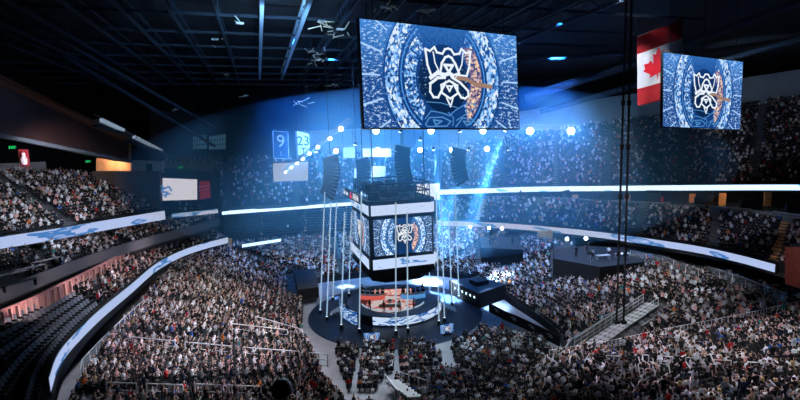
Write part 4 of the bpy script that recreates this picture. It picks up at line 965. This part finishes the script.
for k, (x, y, Y) in enumerate(((470, 238 - 11, 98), (480 + 22, 240 - 11.5, 95), (567, 239, 82), (586, 238.5, 79), (489, 228, 96))):
    lamp(at(x, y, Y), CAMT, .32, 'work lamp under the ribbon board by the %s camera platform, %s one' % (('smaller', 'smaller', 'wide', 'wide', 'smaller')[k], ('first', 'third', 'first', 'second', 'second')[k]), 12, 60, grp='work lamps under the ribbon board')
# narrow downward beams in the haze
cones = [(400, 132, 68, 380, 165, 68, 14, 9000), (397, 151, 74, 420, 178, 74, 16, 9000), (433.5, 150, 70, 441, 215, 70, 17, 26000), (460, 132, 66, 468, 170, 66, 16, 3000), (505, 131, 66, 478, 200, 68, 18, 24000),
         (468, 150, 76, 440, 240, 78, 22, 14000), (508, 150, 80, 512, 175, 80, 10, 700), (316, 152, 78, 330, 215, 78, 12, 7000), (355, 145, 72, 345, 215, 72, 8, 9000), (420, 140, 70, 405, 200, 72, 10, 7000)]
for k, (x, y, Y, x2, y2, Y2, an, W) in enumerate(cones):
    lamp(at(x, y, Y), at(x2, y2, Y2), .22, 'moving head throwing a pale cone into the haze, %s from the left of such lamps' % ORD[sorted(cones).index(cones[k])], W, an * .6, (.45, .72, 1), 'moving heads with visible cones', es=6, soft=.1)
# light beams rising from the floor round the stage, each drawn as a glowing rod
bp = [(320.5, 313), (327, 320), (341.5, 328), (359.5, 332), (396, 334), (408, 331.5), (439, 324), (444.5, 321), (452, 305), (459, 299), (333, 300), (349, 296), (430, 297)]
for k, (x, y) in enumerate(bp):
    g = gp(x, y, 0.06); o = empty('beam_light', tuple(g), 'floor lamp with glowing rod for its beam, %s from the left by the stage' % ORD[sorted(bp).index(bp[k])], 'light beam', 'floor lamps with beam rods around the stage')
    MB().box(g + Vector((0, 0, .08)), (.45, .45, .16)).build('base', M_black, o); MB().tube(g + Vector((0, 0, .16)), g + Vector((0, 0, .5)), .15, 10, .17).build('lamp_head', M_black, o)
    MB().tube(g + Vector((0, 0, .505)), g + Vector((0, 0, .53)), .15, 12).build('lens', emat('beam_lens', (.85, .95, 1), 1.5), o)
    tp = at(x + (392 - x) * .06, 192 + 10 * (k % 3), g.y); MB().tube(g + Vector((0, 0, .53)), Vector((tp.x, g.y, tp.z)), .085, 10).build('beam_rod', emat('beam_rod_glow', (.55, .78, 1), .6), o)
    lean = Vector((.3 * (x - 392) / 60, 0, 30))
    spot('floor_beam', g + Vector((0, 0, .7)), g + lean, BEAMW, 1.2, (.6, .82, 1), .2, .05)
# line arrays
def line_array(x, y, Y, n_, label, lean=1):
    p = at(x, y, Y); o = empty('line_array_speaker', tuple(p), label, 'loudspeaker array', 'curved loudspeaker arrays above the scoreboard'); q = p.copy(); a = -.25
    for k in range(n_):
        MB().box(q, (2.3, .9, .44), M=Matrix.Rotation(a * lean, 3, 'Y') @ Matrix.Rotation(-.1, 3, 'X')).build('speaker_box', M_black, o); q = q + Vector((math.sin(-a) * .3 * lean, -.02 * k, -.46)); a += .07
    MB().box(p + Vector((0, 0, .4)), (1.3, .6, .15)).build('bumper_frame', M_steel, o); MB().tube(p + Vector((0, 0, .4)), (p.x, p.y, 42.9), .05, 6).build('chain', M_dark, o)
line_array(330, 158, 70, 13, 'long curved loudspeaker array hanging beside the slanting lamp truss', 1)
line_array(403, 148, 70, 13, 'curved loudspeaker array hanging above the scoreboard centre', -1); line_array(459, 150, 74, 12, 'curved loudspeaker array hanging over the far right corner of the scoreboard', -1); line_array(362, 160, 80, 10, 'shorter loudspeaker array behind the slanting truss', 1)
# hanging banners and boards
def banner(P, Y, label, base, txt=None, tcol=None, size=2.5, edge=None):
    a, b, c, d = [at(x, y, Y) for x, y in P]; o = empty('hanging_banner', tuple((a + b) / 2), label, 'banner'); MB().slab(a, b, c, d, .08).build('cloth', base, o)
    X = (b - a).normalized(); Yv = (d - a).normalized(); cc = (a + b + c + d) / 4 + Vector((0, -.15, 0)); H = (d - a).length
    for t, dy, s_ in (txt or []): text(t, size * s_, tcol, o, cc + Yv * (H * dy), X, Yv)
    [MB().tube(e_, (e_.x, e_.y, 42.9), .03, 5).build('hanging_cable', M_dark, o) for e_ in (d, c)]
    if edge: 
        mb = MB()
        for p, q in ((a, b), (b, c), (c, d), (d, a)): mb.bar(p + Vector((0, -.1, 0)), q + Vector((0, -.1, 0)), .12, .12)
        mb.build('border', edge, o)
M_bn = mat('banner_navy', (.03, .07, .16), .8); M_bw = mat('banner_white', (.75, .8, .86), .8)
banner([(274, 158), (289, 159), (288, 132), (273, 131)], 86, 'dark hanging banner with white number 9', M_bn, [('9', .12, 1.3), ('I', -.33, .5)], M_bw, 2.5, M_bw)
banner([(298, 155), (310, 155), (309, 134), (297, 131)], 84, 'pale hanging banner with dark number 23', M_bw, [('23', .1, .95), ('T', -.32, .7)], M_bn, 2.5)
M_bglow = emat('pale_banner_glow', (.55, .68, .9), .55)  # brightness of the white banner is given as its own glow
def board(P, Y, label, m, name='display_board', cat='display board', txt=None):
    a, b, c, d = [at(x, y, Y) for x, y in P]; o = empty(name, tuple((a + b) / 2), label, cat); MB().slab(a, b, c, d, .3).build('casing', M_dark, o)
    n_ = Vector((0, -.06, 0)); e = (c - a) * .02; MB().quad(a + e + n_, b + n_ + (d - b) * .02, c - e + n_, d + n_ - (d - b) * .02).build('display', m, o)
    X = (b - a).normalized(); Yv = (d - a).normalized(); cc = (a + b + c + d) / 4 + Vector((0, -.2, 0)); H = (d - a).length
    for t, dx, dy, s_, tm in (txt or []): text(t, H * s_, tm, o, cc + Yv * (H * dy) + X * dx, X, Yv)
    [MB().tube(e_, (e_.x, e_.y, 42.9), .03, 5).build('hanging_cable', M_dark, o) for e_ in (d, c)]; return o
board([(273, 182), (309, 181), (309, 161), (272, 163)], 87, 'pale blank glowing banner below the number banners', M_bglow)
board([(343, 158), (355, 158), (355, 147), (343, 147)], 84, 'small white hanging board behind the second lamp truss', M_bw)
board([(362, 157), (392, 157), (392, 148), (362, 148)], 90, 'wide pale hanging board behind the scoreboard lamps', M_bw)
board([(354, 179), (363, 179), (363, 168), (354, 168)], 86, 'small square white board above the scoreboard', M_bw)
board([(371, 178), (386, 178), (386, 166), (371, 166)], 88, 'pale square board beside the centre cone', M_bw)
board([(416, 200), (440, 200), (440, 183), (416, 184)], 80, 'bright white screen behind the scoreboard top under the word gon', emat('white_screen', (.8, .9, 1), .9), txt=[('gon', .2, .75, .35, M_bw)])
# left advertising screen and maroon banner
ad = board([(162, 201), (198, 200), (198, 179), (162, 177.5)], 86, 'white advertising screen with a blue mark beside the brown wall', emat('ad_white', (.62, .68, .92), .9), 'advertising_screen', 'screen')
a0 = at(166, 190, 85.8); mb = MB(); strokes(mb, [([(-.8, .9), (-.2, .3), (-.7, -.2), (.3, -.4), (-.1, -1.0)], .3), ([(-.3, .2), (.6, .5), (.9, -.1)], .28), ([(-.6, -.8), (.7, -.6)], .2)], a0 + Vector((0, -.15, 0)), Vector((1, 0, 0)), Vector((0, 0, 1)), Vector((0, -1, 0)), 1.2); mk = mb.build('blue_mark', emat('mark_blue', (.08, .25, .7), .8)); mk.parent = ad; mk.location = -Vector(ad.location)
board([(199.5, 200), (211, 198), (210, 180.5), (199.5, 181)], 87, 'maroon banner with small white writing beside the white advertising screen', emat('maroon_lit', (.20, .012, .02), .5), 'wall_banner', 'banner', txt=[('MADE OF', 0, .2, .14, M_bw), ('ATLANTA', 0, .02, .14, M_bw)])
# cables hanging in the open on the right
for (x0, x1, dx, lab) in ((627.5, 616.5, 0, 'black bundled rigging cable hanging from the roof, nearer the big screen'), (633, 623.5, .3, 'black bundled rigging cable hanging from the roof, nearer the flag')):
    a, b = at(x0 - 1, -10, 46), at(x1, 322, 46); o = empty('rigging_cable', tuple(b), lab, 'cable'); mb = MB()
    mb.tube(a, b, .11, 8); mb.build('cable', M_black, o); 
    for t in (.32, .45, .6, .78, .93): q = a.lerp(b, t); MB().tube(q + Vector((0, 0, .25)), q - Vector((0, 0, .25)), .2, 8).build('cable_tie', M_black, o)
    mb = MB(); MB().box(b, (.5, .5, .3)).build('base', M_black, o)
# exit signs, pictures, consoles on the left
for x, y, Y, lab in ((13, 147.5, 55, 'small green lit exit sign above the red poster'), (88.5, 161.5, 78, 'small green lit exit sign by the peach lit room'), (181, 167.5, 87, 'tiny green lit exit sign above the advertising screen')):
    p = at(x, y, Y); o = empty('exit_sign', tuple(p), lab, 'exit sign'); MB().box(p, (.9, .15, .4)).build('casing', M_dark, o); text('EXIT', .42, emat('exit_green', (.02, .8, .2), 1.3), o, p + Vector((0, -.1, 0)), (1, 0, 0), (0, 0, 1))
p = at(24, 158, 60); o = empty('poster', tuple(p), 'red poster with a pale figure shape by the upper left entrance', 'poster'); MB().box(p, (1.3, .1, 2.2)).build('sheet', mat('poster_red', (.35, .03, .04), .6), o)
MB().lathe(p + Vector((.1, -.12, -.9)), [(0, 0), (.3, .1), (.38, .8), (.2, 1.2), (.22, 1.5), (0, 1.7)], 10).build('figure_shape', mat('poster_pale', (.6, .5, .5), .6), o)
for k, (x0, y0, x1, y1, Y0, Y1) in enumerate(((99, 121, 122, 131.5, 66, 72), (131, 137, 160, 151.5, 76, 86))):
    a, b = at(x0, y0, Y0), at(x1, y1, Y1); o = empty('press_console', tuple(a), 'row of pale lit consoles on the %s catwalk balcony' % ('nearer' if k == 0 else 'farther'), 'console')
    MB().bar(a, b, 1.4, .5).build('desk', M_grey, o); 
    for j in range(12): q = a.lerp(b, (j + .5) / 12) + Vector((.7, -.7, .1)); MB().box(q, (.5, .1, .55)).build('console_screen', emat('console_glow', (.45, .6, .8), .5), o)
    wl = MB(); wl.bar(a + Vector((-1, .6, -.6)), b + Vector((1, .6, -.6)), 1.3, .25); struct(wl.build('floor_catwalk', M_beam))
    MB().path([a + Vector((0, -.9, .9)), b + Vector((0, -.9, .9))], .05).build('handrail', M_steel, o)
for k in range(2):
    a, b = at(60, 40 + 14 * k, 60), at(215, 128 + 18 * k, 95); struct(MB().bar(a, b, .5, .35).build('beam', M_beam))
# railings
def railing(pts, h, label, glass=True, post=2.0, posts=True, name='glass_railing', cat='railing', grp=None, r=.04):
    P = [Vector(p) for p in pts]; o = empty(name, tuple(P[0]), label, cat, grp); mb = MB(); g = MB(); ps = MB(); U = Vector((0, 0, h))
    for p, q in zip(P[:-1], P[1:]):
        mb.tube(p + U, q + U, r, 6); MB().tube(p + U * .12, q + U * .12, r * .7, 6).build('lower_rail', M_rail, o)
        if not glass: MB().tube(p + U * .55, q + U * .55, r * .7, 6).build('middle_rail', M_rail, o)
        n_ = max(1, int((q - p).length / post))
        for k in range(n_ + 1): s_ = p.lerp(q, k / n_); MB().tube(s_, s_ + U, r, 6).build('post', M_rail, o)
        if glass:
            for k in range(n_): a_, b_ = p.lerp(q, (k + .04) / n_), p.lerp(q, (k + .96) / n_); MB().slab(a_ + U * .15, b_ + U * .15, b_ + U * .92, a_ + U * .92, .02).build('glass_panel', M_glass, o)
    mb.build('handrail', M_rail, o)
    return o
M_rail = mat('rail_metal', (.72, .74, .78), .45, .1)
railing([gp(630, 262, 4.6), gp(662, 268, 4.6), gp(698, 282, 4.6)], 1.9, 'glass railing above the right seats, below the middle of the ribbon board')
railing([gp(707, 279, 4.6), gp(745, 293, 4.6), gp(785, 310, 4.6)], 1.9, 'glass railing above the right seats, nearest the red brown wall')
railing([gp(82, 383, 5), gp(84, 372, 5), gp(97, 357, 5), gp(110, 343, 5)], 1.25, 'glass railing at the top of the left seats beside the blue end of the ribbon', post=1.4)
railing([gp(115, 337, 5), gp(130, 322, 5), gp(145, 308, 5)], 1.1, 'glass railing at the top of the left seats farther along the ribbon', post=1.4)
nr = [Vector(p) for p in T9.A][16:]; rl = [Vector((p.x, p.y + .2, 4.25)) for p in nr[::4]]
railing(rl, 1.15, 'long grey metal barrier with bars in front of the near stand', glass=False, post=.45, name='metal_barrier', cat='barrier', r=.035)

def rowrail(tier, i, u0, u1, lab, n_=10, h=1.5, z=0):
    pts = []
    for k in range(n_ + 1):
        u = u0 + (u1 - u0) * k / n_; L = tier.line(i / tier.rows, tier.z(i)); f = u * tier.m; a = int(f) % len(L); b = (a + 1) % len(L); p = L[a] + (L[b] - L[a]) * (f - int(f)); pts.append((p[0], p[1], p[2] + z))
    return railing(pts, h, lab, glass=False, post=1.4, name='handrail_barrier', cat='handrail', r=.05)
def nearest_u(tier, i, p):
    L = tier.line(i / tier.rows, 0); return int(np.argmin(np.hypot(L[:, 0] - p[0], L[:, 1] - p[1]))) / tier.m
def rr(i, pa, pb, lab):
    a = nearest_u(T1, i, pa); b = nearest_u(T1, i, pb); rowrail(T1, i, a, b, lab, 6)
def onto(tier, px, py):
    """where the line of sight meets a stand"""
    h = 3.0
    for _ in range(12):
        p = gp(px, py, h); best = (9e9, h)
        for i in range(tier.rows):
            L = tier.line((i + .3) / tier.rows, tier.z(i)); d = np.hypot(L[:, 0] - p.x, L[:, 1] - p.y); q = int(np.argmin(d))
            if d[q] < best[0]: best = (d[q], float(L[q, 2]))
        h = .5 * h + .5 * best[1]
    return gp(px, py, h)
LR = [((132, 350), (176, 354), 'short white rail across the left stand, leftmost of the middle line'), ((186, 355), (232, 359), 'short white rail across the left stand, second of the middle line'), ((244, 360), (300, 364), 'short white rail across the left stand, third of the middle line'),
      ((310, 365), (328, 367), 'short white rail across the left stand, last of the middle line by the floor aisle'), ((232, 335), (288, 341), 'white rail across the left stand above the middle line'), ((256, 327), (304, 341), 'white rail across the left stand nearest the stage')]
for (x0, y0), (x1, y1), lab in LR:
    a, b = onto(T1, x0, y0), onto(T1, x1, y1); railing([a, a.lerp(b, .5), b], 1.45, lab, glass=False, post=2.2, name='handrail_barrier', cat='handrail', r=.06)
for j, (x0, x1, y) in enumerate(((108, 138, 399), (148, 184, 400), (196, 222, 400), (230, 262, 401))):
    a, b = onto(T1, x0, y), onto(T1, x1, y + 1); railing([a, b], 1.5, 'short white handrail at the bottom of the left stand, %s from the glass railing' % ORD[j], glass=False, post=2.2, name='handrail_barrier', cat='handrail', grp='short handrails of the left stand', r=.055)
for j, (x0, x1, y) in enumerate(((606, 620, 372), (635, 648, 371), (657, 672, 373), (685, 699, 375), (713, 730, 378), (746, 765, 381))):
    a, b = onto(T9, x0, y), onto(T9, x1, y + 1); railing([a, b], 1.45, 'short white handrail in the near stand, %s from the left' % ORD[j], glass=False, post=2.2, name='handrail_barrier', cat='handrail', grp='short handrails of the near stand', r=.04)
# vomitory on the right: pit, ramp walls and stair
struct(MB().add([(15.8, 45, 1.3), (18.6, 48.9, 1.3), (24.5, 53.8, 1.3), (31, 58, 1.5), (35, 57, 1.5), (27, 50, 1.3), (22, 44.5, 1.3)], [tuple(range(7))]).build('floor_vomitory', M_dark))
VL = [(15.8, 45, 0), (18.6, 48.9, 0), (24.5, 53.8, 0), (31, 58, 0)]
for p, q, z0 in ((VL[0], VL[1], 1.4), (VL[1], VL[2], 1.7), (VL[2], VL[3], 2.3), ((35, 57, 0), (27, 50, 0), 2.2)):
    struct(MB().bar((p[0], p[1], z0), (q[0], q[1], z0 + .3), .2, 1.6).build('wall_vomitory', M_grey))
mb = MB()
for k in range(16):
    p = Vector((19.4, 47.9, 1.4)).lerp(Vector((31.8, 56.8, 3.1)), k / 15); mb.box(p, (.95, 1.5, .2), .63)
struct(mb.build('floor_ramp_stair', M_lgrey))
railing([(20.0, 47.1, 1.6), (32.3, 56.0, 3.3)], 1.1, 'long handrail beside the ramp stair behind the near barrier', glass=False, post=1.2, name='handrail_barrier', cat='handrail')
railing([(18.9, 48.6, 1.6), (31.2, 57.5, 3.3)], 1.1, 'handrail on the far side of the ramp stair', glass=False, post=1.2, name='handrail_barrier', cat='handrail')
# stair box between the floor seats at the bottom of the picture
mb = MB(); a, b = gp(385, 383, 1), gp(408, 400, 1.6)
for k in range(8): p = a.lerp(b, k / 8); mb.box(p + Vector((.8, 0, .1)), (1.3, .5, .2))
struct(mb.build('floor_entry_stair', M_lgrey))
railing([gp(385, 385, .2), gp(398, 402, .6)], 1.2, 'grey side wall rail of the small stair among the floor seats', post=1, name='stair_railing', cat='railing')
railing([gp(400, 383, .2), gp(428, 392, .6)], 1.2, 'far rail of the small stair among the floor seats', post=1, name='stair_railing', cat='railing')
# doors, counters and posters in the right concourse
def dr(n, x, y, w_, h_, Y, m):
    p = at(x, y, Y); struct(MB().box(p + Vector((0, 0, h_ / 2)), (w_, .2, h_)).build('door_%d' % n, m))
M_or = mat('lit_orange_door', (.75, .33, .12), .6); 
for n_, (x, Y) in enumerate(((722, 90), (692, 96), (767, 84), (575, 104), (627, 100))): dr(2 + n_, x, 206, 1.3, 2.6, Y, M_or)
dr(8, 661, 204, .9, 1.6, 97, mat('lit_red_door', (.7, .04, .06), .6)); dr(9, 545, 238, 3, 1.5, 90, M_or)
struct(MB().slab(at(307, 236, 99), at(311, 236, 99), at(311, 226, 99), at(307, 226, 99), .3).build('door_10', M_or)); struct(MB().slab(at(227, 248, 90), at(231, 248, 90), at(231, 239, 90), at(227, 239, 90), .6).build('trim_5', M_or))
for k in range(5):
    a, b = T6.B[2 + k * 7], T6.B[7 + k * 7]
    o = empty('suite_counter', tuple(a), 'pale drink counter of a suite behind the middle stand, %s from the scoreboard side' % ORD[k], 'counter', 'suite counters'); MB().bar((a[0], a[1], 11.4), (b[0], b[1], 11.4), .7, .08).build('counter_top', M_lgrey, o); MB().bar((a[0], a[1] + .3, 10.9), (b[0], b[1] + .3, 10.9), .08, .9).build('front', M_grey, o)
for k in range(9):
    a = T6.B[3 + k * 4]; c = Vector((a[0], a[1], 0)); dd = Vector((c.x - 5, c.y - 65, 0)).normalized(); struct(MB().bar(c + Vector((0, 0, 11.6)), c + dd * 5 + Vector((0, 0, 11.6)), .4, 2.6).build('wall_suite_divider', M_dark))
# empty club chairs and press tables bottom left
cs = empty('club_chair', (0, 0, 0), 'x', 'chair'); cs.location = (0, 0, 0)
MB().box((0, 0, .45), (.58, .52, .14)).build('seat', M_gseat, cs)
MB().add([(-.29, -.22, .5), (.29, -.22, .5), (.29, -.38, 1.05), (-.29, -.38, 1.05), (-.29, -.32, .5), (.29, -.32, .5), (.27, -.46, 1.05), (-.27, -.46, 1.05)], [(0, 1, 2, 3), (5, 4, 7, 6), (3, 2, 6, 7), (0, 3, 7, 4), (1, 5, 6, 2), (0, 4, 5, 1)]).build('backrest', M_gseat, cs)
for sx in (-1, 1): MB().box((sx * .31, 0, .5), (.06, .5, .34)).build('armrest', M_dark, cs)
MB().box((0, 0, .2), (.5, .4, .38)).build('base', M_dark, cs)
empt = [s for s in T2.seats(pitch=.72, inside=lambda x, y, z, u, i: y < 52.3) if frustum(s, 0, 5)]
for k, s in enumerate(empt[:110]):
    o = cs if k == 0 else copy_tree(cs); o.location = s[:3]; o.rotation_euler = (0, 0, s[3]); o['group'] = 'empty club chairs at the lower left'
    o['label'] = 'empty grey club chair, %s row behind the ribbon board, %s from the lower end' % (ordw(s[4]), ordw(s[5]))
for k, (x, y) in enumerate(((12, 276), (30, 270), (20, 285), (48, 262))):
    p = gp(x, y, 11.9); o = empty('press_table', tuple(p), 'dark press table with pale papers on the mezzanine, %s from the picture edge' % ORD[k], 'table', 'press tables')
    MB().box(p + Vector((0, 0, .3)), (3.0, .6, .07), 1.1).build('table_top', mat('table_grey', (.25, .26, .28), .6), o)
    for j in range(4): w_ = Matrix.Rotation(1.1, 3, 'Z') @ Vector((-1.1 + j * .7, 0, .36)); MB().box(p + w_, (.4, .3, .05), 1.1).build('paper_stack', M_lgrey, o)
    for j in (-1, 1): w_ = Matrix.Rotation(1.1, 3, 'Z') @ Vector((j * 1.3, 0, -.05)); MB().box(p + w_, (.06, .5, .65), 1.1).build('leg', M_dark, o)
# the dark head nearest the camera
hp_ = at(282, 391, 4.8); person(hp_.x, hp_.y, hp_.z - 1.24, 0, 'sit_lap', 0, 0, 2, 0, 'dark silhouetted person seated right below the viewer at the bottom edge', None)
struct(MB().box((hp_.x, hp_.y - .6, hp_.z - 1.38), (6, 3, .25)).build('floor_near_balcony', M_dark))

# lattice windows high at the far left, in the dark end wall
struct(MB().slab(at(150, 170, 110), at(262, 168, 122), at(262, 118, 122), at(150, 110, 110), .5).build('wall_far_left', M_dark))
for n_, (x0, x1) in enumerate(((193, 207), (209, 226))):
    a, b, c, d = at(x0, 150, 108), at(x1, 149, 108), at(x1, 134, 108), at(x0, 136, 108); w_ = MB().quad(a, b, c, d).build('window_%d' % (n_ + 1), mat('window_dusk', (.1, .2, .3), .2, emit=(.08, .25, .5), estr=.35)); struct(w_); mb = MB()
    for k in range(7): mb.bar(a.lerp(b, k / 6) + Vector((0, -.1, 0)), d.lerp(c, k / 6) + Vector((0, -.1, 0)), .25, .1)
    for k in range(4): mb.bar(a.lerp(d, k / 3) + Vector((0, -.1, 0)), b.lerp(c, k / 3) + Vector((0, -.1, 0)), .1, .25)
    f_ = mb.build('window_frame', M_dark); f_.parent = w_; f_['kind'] = 'structure'
# lights over the hall, some of them added floods and fills
WHT = (1.0, .93, .90); BLU = (.28, .55, 1.0)
def flood(p, t, W, ang, col): spot('stand_flood', p, t, W, ang, col, .8, 1.2)
K = HALL
flood((-8, 45, 39), (-24, 52, 2), 36000 * K, 48, (.90, .90, 1))
flood((-2, 62, 39), (-22, 74, 3), 26000 * K, 50, (.80, .90, 1))
flood((14, 40, 39), (27, 36, 4), 26000 * K, 58, (.95, .92, 1))
flood((18, 60, 39), (30, 66, 3), 30000 * K, 52, (.78, .88, 1))
flood((2, 50, 39), (5, 46, 0), 16000 * K, 42, (.6, .8, 1))
flood((10, 62, 39), (9, 44, 1), 24000 * K, 44, (.62, .80, 1))  # unseen flood added to brighten the centre floor crowd
flood((-6, 60, 39), (-13, 43, 2), 22000 * K, 46, (.9, .90, 1))  # unseen flood added to brighten the near left stand
flood((0, 80, 38), (-3, 92, 3), 26000 * K, 60, (.45, .72, 1))
flood((10, 80, 38), (16, 86, 3), 26000 * K, 55, (.6, .8, 1))
flood((-1, 60, 39), (-1, 66, 0), 20000 * K, 26, (.55, .8, 1))
flood((-34, 52, 24), (-62, 72, 16), 9000 * K, 62, (.80, .88, 1))  # unseen flood set low to brighten the upper left stand, clear of the bulkhead
flood((-20, 60, 39), (-44, 62, 11), 9000 * K, 60, (.7, .82, 1))
flood((10, 80, 40), (28, 114, 18), 26000 * K, 66, (.35, .65, 1))
flood((40, 60, 28), (56, 88, 9), 7000 * K, 60, (.75, .85, 1))
flood((-10, 70, 39), (-15, 112, 14), 20000 * K, 60, (.3, .6, 1))
# the red lamps grazing the pink suite wall
for y in (44, 52, 60, 68): spot('suite_light', (-36.5, y, 10.6), (-40.5, y + 1, 8.6), 500, 120, (1, .75, .72), .6, .2)
spot('room_light', at(113, 158, 88), at(113, 170, 90), 900, 150, (1, .62, .35), .5, .3)
spot('panel_light', at(123, 163, 84), at(123, 140, 84.6), 900, 90, (1, .6, .3), .5, .2)
spot('flag_light', (25, 50, 41), (34, 69, 33), 40000, 44, (.8, .88, 1))
for x, Y in ((690, 93), (740, 88), (600, 100), (545, 100)):
    p = at(x, 199, Y); l = bpy.data.lights.new('warm_light', 'POINT'); l.energy = 160; l.color = (1, .75, .5); o = bpy.data.objects.new('warm_light', l); COL.objects.link(o); o.location = p
spot('warm_light', (44, 54, 9.5), (52, 57, 7), 900, 70, (1, .75, .65), .6, .2)  # spot added to brighten the red-brown wall
for x, y in ((-10, 70), (20, 90), (-20, 90), (30, 60)):
    spot('roof_wash', (x, y, 30), (x, y, 43), 400, 140, (.2, .5, 1))
for x, y, t in ((-16, 72, (-20, 92, 4)), (-4, 68, (0, 84, 2)), (8, 74, (8, 86, 2)), (20, 80, (24, 94, 6)), (2, 92, (0, 110, 14)), (22, 66, (22, 78, 0)), (-12, 90, (-18, 100, 8)), (30, 90, (40, 104, 12))):
    spot('haze_fill', (x, y, 41.8), t, FILLW, 62, (.04, .28, 1), .9, .6)  # unseen blue spots added as ambient light for the haze
spot('wall_wash', (30, 92, 30), (48, 124, 32), 9000, 95, (.3, .55, 1), .9, .6); spot('wall_wash', (60, 88, 34), (92, 114, 38), 6000, 90, (.6, .75, 1), .9, .6)  # unseen spots added to bring out the upper rear wall
for x0 in (262, 285): spot('beam_wash', gp(x0, 60, 34), gp(x0 + (6 if x0 > 270 else 0), 30, 40.5), 5000, 120, (.4, .7, 1), .8, .4)  # spots added near the pale roof beams to brighten them
# haze over the floor, thickest round the stage rig
def haze(c, r, dens, g, name='haze'):
    bpy.ops.mesh.primitive_uv_sphere_add(segments=48, ring_count=24, radius=1, location=c); o = bpy.context.object; o.name = name; o.scale = r
    m = bpy.data.materials.new(name); m.use_nodes = True; nt = m.node_tree; nt.nodes.clear(); ou = nt.nodes.new('ShaderNodeOutputMaterial'); v = nt.nodes.new('ShaderNodeVolumeScatter')
    v.inputs['Color'].default_value = (.12, .46, 1, 1); v.inputs['Density'].default_value = dens; v.inputs['Anisotropy'].default_value = g; nt.links.new(v.outputs[0], ou.inputs['Volume'])
    o.data.materials.append(m)
    zc = (.12 - c[2]) / r[2]
    for vv in o.data.vertices: vv.co.z = max(vv.co.z, zc)
    return tag(o, 'thin blue theatrical haze hanging around the stage lights', 'haze', kind='stuff')
haze((4, 86, 20), (52, 40, 14.5), HAZE, .3)
vs = SC.view_settings; vs.view_transform = 'Standard'; vs.look = 'None'; vs.gamma = 1; vs.use_curve_mapping = False; vs.exposure = EXPO
SC.cycles.max_bounces = 4; SC.cycles.diffuse_bounces = 1; SC.cycles.glossy_bounces = 2; SC.cycles.transparent_max_bounces = 8; SC.cycles.volume_bounces = 0
SC.cycles.use_denoising = True
SC.cycles.use_light_tree = LT
